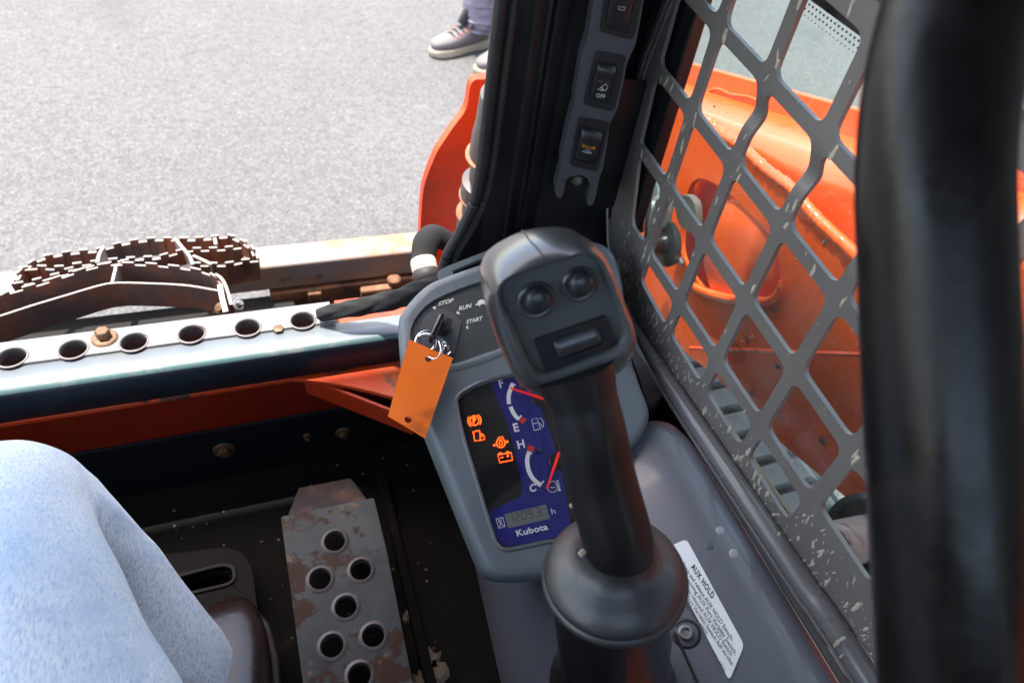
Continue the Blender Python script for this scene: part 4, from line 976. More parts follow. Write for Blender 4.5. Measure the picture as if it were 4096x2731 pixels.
# lit warning symbols
gm = MB(); W = 6.2*px1; 
stroke(gm, [Gx((310+27*math.cos(t), 441+30*math.sin(t))) for t in [2*math.pi*k/22 for k in range(22)]], W, True, raw=True)
for s_ in (-1, 1): stroke(gm, [Gx((310+41*math.cos(t), 441+42*math.sin(t))) for t in [(0 if s_ > 0 else math.pi)+R(-48)+R(96)*k/9-R(12) for k in range(10)]], W, raw=True)
for pts, c in ((((302, 508), (312, 570), (345, 563)), False), (((318, 506), (345, 503)), False), (((340, 502), (346, 528)), False), (((344, 542), (370, 535), (374, 558), (349, 565)), True), (((348, 540), (346, 530), (356, 524), (365, 530), (366, 536)), False), (((306, 512), (328, 506)), False)): stroke(gm, pts, W*.85, c)
stroke(gm, [Gx((475+27*math.cos(t), 582+28*math.sin(t))) for t in [R(-60)+R(300)*k/20 for k in range(21)]], W, raw=True)
for pts in (((462, 556), (458, 548), (488, 543), (490, 553)), ((474, 556), (486, 582), (484, 592), (476, 597), (467, 592), (466, 582), (474, 556)), ((502, 576), (520, 572)), ((512, 566), (521, 572), (514, 581)), ((450, 590), (428, 596)), ((436, 589), (427, 596), (438, 602))): stroke(gm, pts, W*.8)
for pts, c in ((((457, 655), (540, 642), (549, 688), (468, 704)), True), (((464, 652), (466, 646), (480, 643)), False), (((512, 644), (512, 638), (526, 636)), False), (((474, 674), (490, 671)), False), (((512, 664), (526, 661)), False), (((517, 656), (521, 670)), False)): stroke(gm, pts, W, c)
gm.build('warning_symbols', glow_yel, con, smooth=0, label='lit orange-red parking brake, lock, oil and battery symbols')
pm = MB(); gt(pm, 'P', (301, 462), (322, 456), (297, 424), off=.05); pm.build('warning_letter', glow_yel, con, smooth=0)
# key fascia print
km = MB(); kf = lambda a, b, h: pn(a, b, h-.0033)
def K(*p): return [Vector(PN.ab(KY(*q), -.0033)) for q in p]
for t, a, b, c in (('STOP', (905, 334), (1180, 262), (915, 264)), ('RUN', (1275, 418), (1500, 358), (1282, 346)), ('START', (1410, 657), (1702, 582), (1412, 588))):
    q = K(a, b, c); put_text(km, t, kf, *q, cap=.7, offset=.028, shear=.1)
for p in (((805, 350), (873, 340), (860, 388), (830, 390)), ((1250, 420), (1300, 465), (1268, 482), (1232, 455)), ((1440, 675), (1455, 743), (1415, 738), (1403, 705))): km.flat([tuple(q) for q in K(*p)], kf, .0002)
km.flat([tuple(q) for q in K((1570, 305), (1600, 290), (1625, 240), (1680, 215), (1740, 222), (1765, 260), (1768, 300), (1750, 318), (1738, 292), (1700, 298), (1665, 305), (1655, 340), (1640, 335), (1640, 315), (1590, 318))], kf, .0002)
km.build('fascia_print', cream_print, con, smooth=0)
sw = spl2(K((603, 790), (612, 680), (660, 560), (760, 460), (880, 410), (1000, 405), (1120, 445), (1230, 530), (1300, 610), (1312, 660), (1285, 800), (1250, 950), (1220, 1080), (1180, 1170), (1100, 1230), (900, 1290), (700, 1180), (620, 980)), 3)
MB().plate(sw, [], lambda a, b, h: pn(a, b, h-.0008), .004).build('switch_plate', M('satin_grey_plate', (.085, .088, .095), .34, bump=[(300, .2, .0003)]), con, bev=.0008)
kc = K((985, 720))[0]
MB().lathe(pn(kc.x, kc.y, -.001), PN.n, [(.0085, 0), (.0085, .0035), (.0072, .0042), (.0070, .002), (0, .002)], 30).build('lock_cylinder', screw_mat, con)
# grip bar along the top
hb = [PL(*p) for p in ((388, 1520), (390, 1500), (410, 1480), (470, 1452), (700, 1362), (900, 1284), (935, 1283), (962, 1305), (985, 1335), (1000, 1360), (900, 1420), (700, 1500), (560, 1560), (430, 1620))]
hh = [PL(*p) for p in ((500, 1490), (515, 1528), (690, 1462), (868, 1388), (862, 1350), (690, 1412))]
MB().plate(fillet(pab(*hb), .003, 3), [fillet(pab(*hh), .001, 3)], lambda a, b, h: pn(a, b, h-.012), .006).build('grip_bar', M('blue_grey_handle', (.10, .125, .142), .34, bump=[(400, .25, .0003)]), con, bev=.0015, bseg=3)
# steel stay on the right
MB().plate([Vector(p) for p in ys(.405, [FU(1440, 780), FU(1490, 840), FU(1536, 943), FU(1500, 966)])], [], YF(.405), .004).build('stay_plate', M('brownish_stay', (.12, .11, .105), .3, var=[((.2, .17, .14), 40, .55, .7)]), con, bev=.0005)

# ---------------- ignition key, ring, tag
key = thing('ignition_key', 'black-headed ignition key with chrome rings in the console switch', 'key', pn(kc.x, kc.y, 0))
k0, k1 = Vector(PN.ab(KY(965, 545), .018)), Vector(PN.ab(KY(790, 960), .018)); kd = (k1-k0); kcx = (k0+k1)/2
kex = PN.ex*kd.x+PN.ey*kd.y
MB().box(pn(kcx.x, kcx.y, .020), (kd.length, .0068, .018), kex, PN.n.cross(kex)).build('head', M('glossy_black_key', (.010, .010, .011), .22, coat=.3), key, bev=.0024, bseg=4)
kk = Vector(PN.ab(KY(1030, 700), .010)); MB().box(pn(kk.x, kk.y, .010), (.015, .009, .016), kex, PN.n.cross(kex)).build('shoulder', black_pl, key, bev=.002, bseg=3)
def torus(mb, c, n, R_, r, seg=56, s=10, a0=0, a1=2*math.pi, up=V(0, 0, 1)):
    x, y = frame(n, up); full = abs(a1-a0-2*math.pi) < 1e-6; k = seg
    P = [c+x*math.cos(a0+(a1-a0)*i/k)*R_+y*math.sin(a0+(a1-a0)*i/k)*R_ for i in range(k+(1))]
    mb.tube(P, r, s, (not full, not full), up=n)
c = Vector(PN.ab(KY(760, 1000), .012)); torus(m := MB(), pn(c.x, c.y, .010), (PN.n*1+PN.ex*.18).normalized(), .0142, .0013); m.build('split_ring', chrome, key, smooth=60)
c = Vector(PN.ab(KY(690, 990), .012)); torus(m := MB(), pn(c.x, c.y, .012), (PN.n*1-PN.ex*.15).normalized(), .0092, .0016); m.build('split_ring', chrome, key, smooth=60)
tr_ = [PN.hit(KY(*p), h) for p, h in (((870, 880), .022), (925, 980) and ((925, 980), .026), ((955, 1100), .028), ((930, 1210), .028), ((870, 1272), .026), ((790, 1268), .024), ((715, 1225), .018), ((700, 1215), .012))]
MB().tube(spline(tr_, None, 8), .00075, 8).build('wire_ring', chrome, key, smooth=60)
cb = PN.hit(KY(1050, 1085), .010); m = MB(); m.lathe(cb-PN.n*.0035, PN.n, [(.0005, 0), (.0022, .0004), (.0034, .0017), (.0038, .0035), (.0034, .0053), (.0022, .0066), (.0004, .0071)], 24); m.build('ball_end', chrome, key)
m = MB(); P = [PN.hit(KY(*p), .010) for p in ((975, 930), (1060, 1000), (1120, 1060), (1130, 1140), (1085, 1200), (1040, 1300))]; m.tube(spline(P, None, 6), .0006, 6); m.build('bead_chain', chrome, key)
# tag hanging from the wire ring
tq = [PN.hit(A5(*p), h) for p, h in (((213, 716), .016), ((489, 832), .018), ((314, 1339), .012), ((81, 1199), .010))]
to = tq[0]; tpl = Plane(tq[3], tq[2]-tq[3], tq[0]-tq[3])
tp = lambda p: Vector(tpl.ab(p))
tg = [tp(A5(213, 716)), tp(A5(489, 832)), tp(A5(314, 1339)), tp(A5(81, 1199))]
h1, h2 = circle(tp(A5(334, 836)), .0031, 20), circle(tp(A5(208, 1220)), .0034, 20)
tagm = MB(); tagm.plate(tg, [h1, h2], lambda a, b, h: tpl.pt(a, b, h+.0012*math.sin((a+b)*60)), .0008, grid=.006)
tago = tagm.build('key_tag', tag_mat, None, smooth=40); tag(tago, 'orange plastic key tag hanging below the ignition switch', 'key tag')
m = MB(); cc = tp(A5(334, 836)); 

# ================================================================== SWITCH PANEL ON THE PILLAR
SP = Plane(ony(SW(340, 650), .575), V(.966, -.259, 0), V(0, 0, 1))
swp = thing('switch_panel', 'grey moulded strip of three black rocker switches on the pillar', 'switch panel', SP.pt(0, -.1, -.02))
sf = lambda a, b, h: SP.pt(a, b, h)
def S(*p): return [Vector(SP.ab(SW(*q))) for q in p]
ol2 = S((372, -260), (318, 60), (287, 245), (284, 275), (262, 340), (232, 440), (180, 740), (183, 790), (160, 850), (128, 980), (82, 1190), (86, 1235), (60, 1330), (38, 1420), (48, 1450), (72, 1466), (98, 1440), (112, 1360), (135, 1310), (175, 1292), (235, 1294), (280, 1318), (298, 1360), (295, 1420), (272, 1495), (285, 1520), (318, 1512), (335, 1460), (372, 1290), (392, 1250), (430, 1000), (440, 920), (465, 870), (500, 800), (545, 600), (565, 480), (600, 400), (632, 330), (665, 160), (735, -260))
MB().plate(ol2, [], sf, .034, grid=.02).build('housing', M('switch_panel_grey', (.055, .058, .068), .46, bump=[(420, .35, .0004)], var=[((.068, .071, .080), 9, .45, .75)]), swp, bev=.0055, bseg=4, smooth=50)
MB().plate(S((105, 1445), (130, 1290), (310, 1290), (270, 1490)), [], lambda a, b, h: sf(a, b, h-.016), .003).build('mount_recess', black_pl, swp)
c = S((212, 1372))[0]; mm = MB(); mm.lathe(sf(c.x, c.y, -.016), SP.n, [(.0085, 0), (.0085, .001), (.0058, .003), (.0055, .0062), (.0030, .0065), (.0028, .004), (0, .004)], 20); mm.build('screw', steel, swp)
def rocker(bez, rock, split, prints, lamp=None, label=None, k=0):
    b2 = fillet(S(*bez), .0050, 5); r2 = fillet(S(*rock), .0028, 4)
    be = MB(); be.plate(b2, [offset(r2, -.0006)], lambda a, b, h: sf(a, b, h+.0016), .0022); be = be.build('switch_bezel', black_pl, swp, bev=.0009, bseg=3)
    # rocker: rounded body, pressed at the bottom, with a raised lip across the top
    tl_, tr_, br_, bl_ = S(*rock); s0, s1 = S(*split)
    t = (s0-tl_).length/(bl_-tl_).length
    L = lambda u, v: (tl_.lerp(tr_, u)).lerp(bl_.lerp(br_, u), v)
    vs = []; rows = [(0, .0010), (.03, .0042), (.08, .0064), (t-.03, .0080), (t, .0076), (t+.012, .0052), (.6, .0034), (.93, .0024), (1, .0006)]
    rr = []
    for v, h in rows:
        row = [(.0, -.001), (.02, h*.75), (.07, h), (.5, h+.0003), (.93, h), (.98, h*.75), (1, -.001)]
        ins = .06 if v in (0, 1) else 0
        rr.append([sf(*L(ins+u*(1-2*ins), v), hh) for u, hh in row])
    o = MB(); o.rings(rr, (False, False), closed=False); o = o.build('rocker', MATS['rocker_black'], swp, smooth=55, label=label)
    hs = lambda v: .0034+(.0024-.0034)*(v-.6)/.33+.0006
    rf_ = lambda a, b, h: sf(a, b, h+.0040)
    return rf_
M('rocker_black', (.015, .016, .018), .36, bump=[(500, .25, .0003)], rvar=.05)
r1 = rocker(((412, -120), (690, -80), (612, 295), (362, 232)), ((455, -110), (625, -80), (570, 240), (402, 196)), ((440, -60), (615, -30)), None, label='topmost rocker switch with auxiliary symbol')
r2_ = rocker(((335, 368), (562, 412), (468, 822), (240, 768)), ((348, 447), (487, 475), (430, 765), (288, 722)), ((332, 522), (467, 548)), None, label='middle rocker switch marked OFF with lamp symbols')
r3_ = rocker(((210, 858), (440, 900), (345, 1265), (140, 1215)), ((232, 926), (386, 962), (336, 1215), (178, 1172)), ((214, 998), (366, 1030)), None, label='lowest rocker switch with amber window')
pr = MB()
def T(t, a, b, c, fn, m_=None, **k): q = S(a, b, c); put_text(m_ or pr, t, fn, *q, cap=.7, **k)
def rb(m_, pts, fn, w=.0005): m_.ribbon(S(*pts), w, fn, False, .0002)
fz = lambda a, b, h: sf(a, b, h+.0043)
T('OFF', (334, 702), (402, 712), (337, 673), fz, offset=.015)
cx, cy = 390, 636
lampc = lambda cx, cy, r, e=1.0: [(cx+r*e*math.cos(t), cy+r*math.sin(t)) for t in [2*math.pi*k/18 for k in range(19)]]
rb(pr, lampc(400, 630, 19), fz); 
for k in range(3): rb(pr, ((378-8*k, 624+9*k), (352-4*k, 646+2*k)) if k < 1 else ((384+8*(k-1), 644), (366+12*(k-1), 658)), fz)
for a, b in (((380, 628), (345, 648)), ((384, 638), (360, 656)), ((392, 648), (382, 660)), ((405, 650), (402, 662))): rb(pr, (a, b), fz)
d2 = MB(); rb(d2, lampc(381, 580, 10), fz, .0004); rb(d2, lampc(406, 590, 10), fz, .0004)
for a, b in (((372, 580), (350, 586)), ((374, 586), (358, 592)), ((380, 590), (372, 596)), ((414, 592), (432, 604)), ((408, 598), (420, 608)), ((402, 600), (404, 608))): rb(d2, (a, b), fz, .0004)
pr.build('switch_print', grey_print, swp, smooth=0); pr = MB()
rb(pr, ((505, 10), (500, 58), (543, 66), (552, 18)), fz, .0006); rb(pr, ((530, 4), (528, 20)), fz, .0006); rb(pr, ((515, 18), (544, 24)), fz, .0005)
T('AUX', (513, 42), (541, 48), (515, 30), fz)
pr.build('switch_print', grey_print, swp, smooth=0); pr = MB()
f3 = lambda a, b, h: sf(a, b, h+.0044)
T('DPF', (256, 1092), (292, 1102), (257, 1082), f3, offset=.02); T('INHIBIT', (235, 1106), (304, 1122), (237, 1092), f3, offset=.02)
pr.build('switch_print', grey_print, swp, smooth=0)
d2.build('faint_switch_print', dim_print, swp, smooth=0)
am_ = MB(); am_.flat([tuple(p) for p in S((238, 1012), (334, 1034), (326, 1090), (231, 1070))], lambda a, b, h: sf(a, b, h+.0042), .0003); am_.build('amber_window', amber, swp, smooth=0)
dk = MB()
for pts in (((255, 1036), (300, 1046), (310, 1072), (262, 1062), (255, 1036)), ((268, 1040), (296, 1070)), ((300, 1044), (280, 1066)), ((312, 1046), (306, 1074))): dk.ribbon(S(*pts), .0006, lambda a, b, h: sf(a, b, h+.0046), False, .0002)
dk.build('window_symbol', ink, swp, smooth=0)

# ================================================================== CONTROL LEVER
lev = thing('control_lever', 'black control lever with two round buttons and a thumb roller', 'joystick', V(.2, .14, -.56))
def unit(v): return v.normalized()
hc = ond(HD(770, 800), .372); tocam = -hc.normalized()
imgR, imgD = cr, cd_
hn = (tocam+imgD*.50+imgR*.30).normalized()
hx = (imgR*1-imgD*.30); hx = (hx-hn*hx.dot(hn)).normalized()
HP = Plane(hc, hx, hn.cross(hx)); 
if HP.n.dot(tocam) < 0: HP = Plane(hc, hx, -hn.cross(hx))
Ssil = [(75, 520), (95, 410), (160, 320), (290, 235), (470, 150), (650, 108), (830, 98), (950, 120), (1060, 178), (1140, 250), (1195, 350), (1250, 500), (1330, 700), (1400, 880), (1424, 1000), (1405, 1110), (1350, 1200), (1270, 1290), (1150, 1370), (1000, 1430), (800, 1480), (650, 1500), (520, 1480), (400, 1410), (330, 1320), (275, 1210), (205, 1050), (145, 880), (98, 700)]
Frim = [(205, 650), (215, 550), (285, 475), (430, 415), (620, 350), (800, 295), (980, 240), (1080, 255), (1150, 330), (1200, 440), (1260, 600), (1330, 780), (1388, 950), (1385, 1050), (1320, 1120), (1200, 1185), (1050, 1240), (850, 1320), (680, 1375), (575, 1375), (500, 1310), (440, 1200), (370, 1040), (300, 880), (235, 750)]
def polar(pts, h, n=64):
    P = spl2([HP.ab(HD(*p), h) for p in pts], 6); c = Vector(HP.ab(hc, 0)) if False else Vector((0, 0)); out = []
    for k in range(n):
        a = 2*math.pi*k/n; d = Vector((math.cos(a), math.sin(a))); best = 0
        for i in range(len(P)):
            p, q = P[i-1], P[i]; e = q-p; den = d.cross(e)
            if abs(den) < 1e-12: continue
            t = p.cross(e)/den; s_ = p.cross(d)/den
            if t > 0 and -1e-9 <= s_ <= 1+1e-9: best = max(best, t)
        out.append(d*best)
    return out
h_s = -.020
PF, PS = polar(Frim, 0), polar(Ssil, h_s)
def mix(t, sc=1): return [f.lerp(s_, t)*sc for f, s_ in zip(PF, PS)]
rg = []
for lst, h in ((mix(0, .90), -.0045), (mix(0, .925), -.0022), (mix(0, .955), -.0002), (mix(.12), .0002), (mix(.40), -.0022), (mix(.72), -.0075), (mix(.93), -.0130), (mix(1), h_s), (mix(1, .995), -.030), (mix(1, .96), -.040), (mix(1, .86), -.050), (mix(1, .66), -.057), (mix(1, .35), -.060)):
    rg.append([HP.pt(p.x, p.y, h) for p in lst])
m = MB(); m.cur = 1; m.rings(rg[:4], (False, False)); m.cur = 0; m.rings(rg[3:], (False, True)); m.build('head_shell', [head_grey, head_dirt], lev, smooth=60)
sa_ = Vector(HP.ab(HD(640, 335))); kk_ = round((math.atan2(sa_.y, sa_.x) % (2*math.pi))/(2*math.pi)*64) % 64
sb2 = Vector(HP.ab(HD(470, 150), h_s)); k2_ = round((math.atan2(sb2.y, sb2.x) % (2*math.pi))/(2*math.pi)*64) % 64
sp3 = []
for j in range(3, 11):
    t = min(1, (j-3)/4); ki = kk_+(k2_-kk_)*t; a_, b_ = int(math.floor(ki)) % 64, (int(math.floor(ki))+1) % 64; sp3.append(rg[j][a_].lerp(rg[j][b_], ki-math.floor(ki)))
MB().tube(spline(sp3, None, 5), .0005, 8).build('parting_line', black_pl, lev)
fr_ = MB(); pf_in = mix(0, .905); fr_.rings([[HP.pt(p.x*s_, p.y*s_, h) for p in pf_in] for s_, h in ((1, -.0046), (.7, -.0046), (.35, -.0046), (.02, -.0046))], (False, True)); fr_.build('head_face', head_dirt, lev, smooth=60)
hf = lambda a, b, h: HP.pt(a, b, h-.0046)
def H(*p): return [Vector(HP.ab(HD(*q), -.0046)) for q in p]
# seam along the head top
for cpx, r in (((548, 680), 165), ((938, 535), 155)):
    c = Vector(HP.ab(HD(*cpx), -.003)); k = (Vector(HP.ab(HD(cpx[0]+r, cpx[1]), -.003))-c).length
    MB().lathe(hf(c.x, c.y, 0), HP.n, [(k*1.06, 0), (k*1.03, .0022), (k*.92, .0028), (k*.80, .0024), (k*.78, .0005)], 44, (False, False)).build('button_collar', head_grey, lev, smooth=60)
    c2 = Vector(HP.ab(HD(cpx[0]+22, cpx[1]+8), .004))
    MB().lathe(hf(c2.x, c2.y, 0), HP.n, [(k*.72, -.001), (k*.73, .0045), (k*.70, .0075), (k*.60, .0092), (k*.35, .0102), (0, .0104)], 44).build('button', M('glossy_button', (.022, .024, .027), .30, bump=[(400, .15, .0003)]) if 'glossy_button' not in MATS else MATS['glossy_button'], lev, smooth=60)
q = H((520, 1020), (1165, 798), (1285, 1085), (628, 1318))
rec_ = H((672, 1018), (1095, 880), (1145, 1050), (735, 1200))
MB().plate(fillet(q, .0015, 3), [fillet(rec_, .002, 3)], lambda a, b, h: hf(a, b, h+.0022), .003).build('switch_frame', MATS['trim_dark'] if False else black_pl, lev, bev=.0006)
MB().plate(rec_, [], lambda a, b, h: hf(a, b, h-.0005), .001).build('switch_well', black_pl, lev)
c0_, c1_ = (rec_[0]+rec_[3])/2, (rec_[1]+rec_[2])/2; dv = (c1_-c0_); hgt = (rec_[3]-rec_[0]).length
Ls = dv.length*.93; c0_ = c0_+dv*.035; dn = dv.normalized(); qv = Vector((-dn.y, dn.x))
rr = []
for i in range(25):
    t = i/24; cpt = c0_+dn*Ls*t; rad = hgt*.44*(1 if 0 < i < 24 else .9)
    rg_ = []
    for k in range(33):
        a = math.pi*k/32; rd = rad*(1+(.035 if (k % 2 and 1 < i < 23) else 0))
        p = cpt+qv*rd*math.cos(a); rg_.append(hf(p.x, p.y, -.001+rd*.82*math.sin(a)))
    rr.append(rg_)
MB().rings(rr, (True, True), closed=False).build('thumb_roller', M('worn_roller', (.045, .045, .046), .28, coat=.2, var=[((.09, .085, .08), 60, .5, .7)]), lev, smooth=40)
# neck with soft flare, bell collar, rubber boot
cc_ = ond(FU(1413, 1294), .455); ca = V(-.13, .16, 1).normalized()
nk = [(ond(FU(1318, 850), .400), .0235), (ond(FU(1340, 920), .404), .0195), (ond(FU(1362, 1010), .412), .0202), (ond(FU(1382, 1105), .424), .0208), (cc_+ca*.028, .0218), (cc_+ca*.008, .0228)]
Pn, Rn = spline([p for p, r in nk], [r for p, r in nk], 7)
MB().tube(Pn, Rn, 36, up=hx, squash=1.05).build('neck', black_soft, lev, smooth=60)
o_ = cc_-ca*.006
MB().lathe(o_, ca, [(.0225, .032), (.0236, .0235), (.0268, .0170), (.0315, .0128), (.0370, .0090), (.0420, .0048), (.0458, .0000), (.0478, -.0042), (.0474, -.0058), (.0485, -.0068), (.0496, -.0092), (.0492, -.0118), (.0474, -.0132), (.040, -.014)], 64, (False, True)).build('bell_collar', collar_blk, lev, smooth=60)
bt = ond(FU(1405, 1640), .60); bax = (bt-cc_); bl__ = bax.length
MB().lathe(cc_, bax, [(.0455, .016), (.0450, .030), (.0435, .060), (.0425, .10), (.0430, .13), (.046, .15), (.052, .17)], 48).build('boot', M('boot_rubber', (.010, .0095, .0095), .26, bump=[(60, .15, .001)], rvar=.08), lev, smooth=60)
for p, r in ((GA(985, 1270), .0022), (GA(925, 970), .0018), (GA(880, 620), .0018)):
    pp_ = ond(p, .43); MB().box(pp_, (r*2, r*1.5, r*1.4), V(1, .5, .2), V(0, 1, .4)).build('burr', mud, lev, bev=.0005)

# ================================================================== PEDALS
PZ = Plane(V(0, 0, -.775), V(1, 0, 0), V(0, .995, .10))
ped = thing('foot_pedal', 'scuffed grey perforated foot pedal with rusty worn edges', 'pedal', PZ.hit(PD(1200, 1000), -.03))
pf2 = lambda a, b, h: PZ.pt(a, b, h)
def D(*p): return [Vector(PZ.ab(PD(*q))) for q in p]
hl = []; rim = []
pu = (D((1300, 800))[0]-D((1200, 800))[0]).length/100
for c in ((1125, 706), (1036, 936), (1284, 880), (1192, 1105), (1108, 1342), (1360, 1280), (1275, 1520), (1180, 1780), (1440, 1720)):
    q = D(c)[0]; hl.append(circle(q, 62*pu, 28)); rim.append(q)
MB().plate(fillet(D((795, 555), (1362, 440), (1440, 760), (1600, 1568), (1680, 1980), (985, 1980), (930, 1568)), .003, 3), hl, pf2, .003).build('tread', pedal_mat, ped, bev=.0007)
for q in rim: MB().lathe(pf2(q.x, q.y, 0), PZ.n, [(62*pu, -.008), (62*pu, .0006), (68*pu, .0020), (80*pu, .0014), (88*pu, .0000)], 32, (False, False)).build('hole_rim', ring_steel, ped)
a = D((795, 555), (930, 1568), (985, 1980)); b = D((1362, 440), (1600, 1568), (1680, 1980))
MB().rings([[pf2(p.x, p.y, 0) for p in a], [pf2(p.x-.001, p.y, -.03) for p in a], [pf2(p.x+.002, p.y, -.03) for p in a], [pf2(p.x+.002, p.y, -.001) for p in a]], (False, False), closed=False).build('side_flange', pedal_mat, ped)
MB().rings([[pf2(p.x, p.y, 0) for p in b], [pf2(p.x+.003, p.y, -.03) for p in b], [pf2(p.x, p.y, -.03) for p in b]], (False, False), closed=False).build('side_flange', rust_steel, ped)
t0, t1 = D((840, 543))[0], D((1318, 448))[0]
u0, u1 = PZ.hit(PD(905, 382), -.02), PZ.hit(PD(1215, 322), -.02); u2 = PZ.hit(PD(1240, 345), -.02)
q = [pf2(t0.x, t0.y, -.0015), u0, u1, u2, pf2(t1.x, t1.y, -.0015)]
MB().poly(q, V(0, .001, -.003)).build('front_flap', M('brown_flap_paint', (.040, .031, .031), .5, var=[((.14, .07, .05), 30, .5, .7)]), ped, bev=.0005)
# slotted foot plate on the left
fpz = Plane(V(0, 0, -.805), V(1, 0, 0), V(0, 1, .03))
ftp = thing('foot_rest', 'dull dark foot plate with one long slot beneath the brown boot', 'pedal', fpz.hit(PD(400, 1000), -.02))
def E_(*p): return [Vector(fpz.ab(PD(*q))) for q in p]
MB().plate(fillet(E_((-200, 800), (200, 770), (440, 735), (560, 760), (625, 860), (660, 1150), (700, 1700), (-200, 1800)), .012, 4), [fillet(E_((60, 960), (440, 858), (500, 868), (508, 935), (470, 962), (60, 1060)), .007, 4)], lambda a, b, h: fpz.pt(a, b, h), .010).build('plate', M('worn_dark_plate', (.008, .007, .006), .6, spec=.12, var=[((.018, .014, .010), 9, .5, .7)], bump=[(30, .3, .002)]), ftp, bev=.003, bseg=3)
rmm = MB(); P = [fpz.pt(p.x, p.y, .0012) for p in fillet(E_((52, 952), (442, 850), (510, 862), (518, 940), (474, 972), (52, 1070)), .008, 4)]; P.append(P[0]); rmm.tube(P, .0022, 8, (False, False)); rmm.build('slot_edge', M('dusty_slot_edge', (.035, .03, .022), .7), ftp)
# mud flakes and crumbs on the floor to the right
mc = thing('mud_flakes', 'tan dried mud flakes on the dark floor right of the pedal', 'mud', V(.1, .3, -.83)); mc['kind'] = 'stuff'; del mc['category']
m = MB(); fl = lambda a, b, h: V(a, b, -.8295+h)
for p, r in ((PD(1715, 1440), .012), (PD(1745, 1500), .012), (PD(1700, 1380), .006), (PD(1570, 1150), .006), (PD(1560, 1180), .004), (PD(1640, 1560), .008)):
    splat(m, zs(-.829, [p])[0], fl, r, 1.4, 0, .004)
for k in range(160): splat(m, (random.uniform(-.5, .14), random.uniform(.15, .58)), fl, random.uniform(.0006, .002), 1.2, random.random()*3, .001, 7)
m.build('mud_flake', mud_dark, mc, smooth=0, kind='stuff')
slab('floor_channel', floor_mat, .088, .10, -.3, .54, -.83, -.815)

# ================================================================== RESTRAINT BAR (foreground right)
bar = thing('restraint_bar', 'thick black padded restraint bar standing close on the right', 'bar', V(.2, .0, -.3))
bpth = [(FU(2195, 2300), .30, .0255), (FU(2195, 1750), .265, .0258), (FU(2182, 1400), .250, .0256), (FU(2165, 1000), .240, .0250), (FU(2148, 650), .235, .0240), (FU(2142, 350), .232, .0238), (FU(2180, 90), .232, .0240), (FU(2265, -120), .235, .0250), (FU(2420, -320), .242, .026), (FU(2650, -480), .26, .026)]
Pb, Rb = spline([ond(p, d) for p, d, r in bpth], [r for p, d, r in bpth], 8)
MB().tube(Pb, Rb, 48, up=cr).build('padded_tube', bar_blk, bar, smooth=60)

# ================================================================== OPERATOR
op = thing('person', 'seated operator in light blue jeans and brown leather boots', 'person', V(-.2, .1, -.83))
def loft(pts, seg=40, up=V(0, 0, 1), fold=None):
    P = [p for p, a, b in pts]; n = 7
    P2 = spline(P, None, n); ra = []; rb_ = []
    for i in range(len(pts)-1):
        for k in range(n):
            t = k/n; t = t*t*(3-2*t); ra.append(pts[i][1]*(1-t)+pts[i+1][1]*t); rb_.append(pts[i][2]*(1-t)+pts[i+1][2]*t)
    ra.append(pts[-1][1]); rb_.append(pts[-1][2]); rs = []
    x0 = None
    for i, p in enumerate(P2):
        d = (P2[min(i+1, len(P2)-1)]-P2[max(i-1, 0)]).normalized()
        x = V(1, 0, 0); x = (x-d*x.dot(d)).normalized(); y = d.cross(x)
        row = []
        for k in range(seg):
            a = 2*math.pi*k/seg; f = fold(i/len(P2), a, p) if fold else 0
            row.append(p+x*math.cos(a)*(ra[i]+f)+y*math.sin(a)*(rb_[i]+f))
        rs.append(row)
    return rs
from mathutils import noise as mn
def denim(t, a, p):
    s_ = .0035*math.sin(a*3+t*9)+.004*mn.noise(V(math.cos(a)*1.6, math.sin(a)*1.6, t*7))+.0022*mn.noise(V(math.cos(a)*5, math.sin(a)*5, t*30))
    for (t0, a0, wt, wa, hh, sl) in ((.57, 1.2, .010, 1.3, .0045, .02), (.61, 1.0, .010, 1.2, .004, -.015), (.65, 1.2, .009, 1.1, .003, .02), (.36, 2.0, .012, 1.2, .004, .05), (.28, 1.7, .014, 1.4, .005, -.06), (.20, 1.5, .016, 1.5, .006, .05)):
        s_ += hh*math.exp(-((t-t0-sl*(a-a0))/wt)**2)*math.exp(-((a-a0)/wa)**2)
    da = ((a-.42+math.pi) % (2*math.pi))-math.pi
    s_ += .003*math.exp(-(da/.14)**2)*math.exp(-((t-.35)/.35)**2)-.0015*math.exp(-((da+.22)/.12)**2)
    return s_
def leg(dx, mat_, nm, infl=0, fold=denim):
    s_ = dx
    pts = [(V(-.20+dx, -.34, -.565), .085, .09), (V(-.178+dx, -.18, -.555), .100, .090), (V(-.165+dx, -.02, -.540), .102, .086), (V(-.172+dx, .12, -.515), .094, .080), (V(-.204+dx, .245, -.503), .082, .073), (V(-.234+dx, .345, -.508), .073, .067), (V(-.232+dx, .385, -.555), .068, .063), (V(-.205+dx, .365, -.63), .064, .062), (V(-.165+dx, .31, -.70), .058, .060), (V(-.14+dx, .275, -.755), .055, .060)]
    pts = [(p, a-infl, b-infl) for p, a, b in pts]
    return MB().rings(loft(pts, 44, fold=fold))
lg = leg(0, jeans, 'j'); 
l2_ = leg(-.30, jeans, 'j')
o = len(lg.v); lg.add(l2_.v, l2_.f)
hips = loft([(V(-.34, -.40, -.58), .20, .10), (V(-.34, -.34, -.50), .20, .13), (V(-.34, -.33, -.42), .18, .12)], 40); lg.rings(hips)
lg.build('jeans', jeans, op, smooth=70, sub=1)
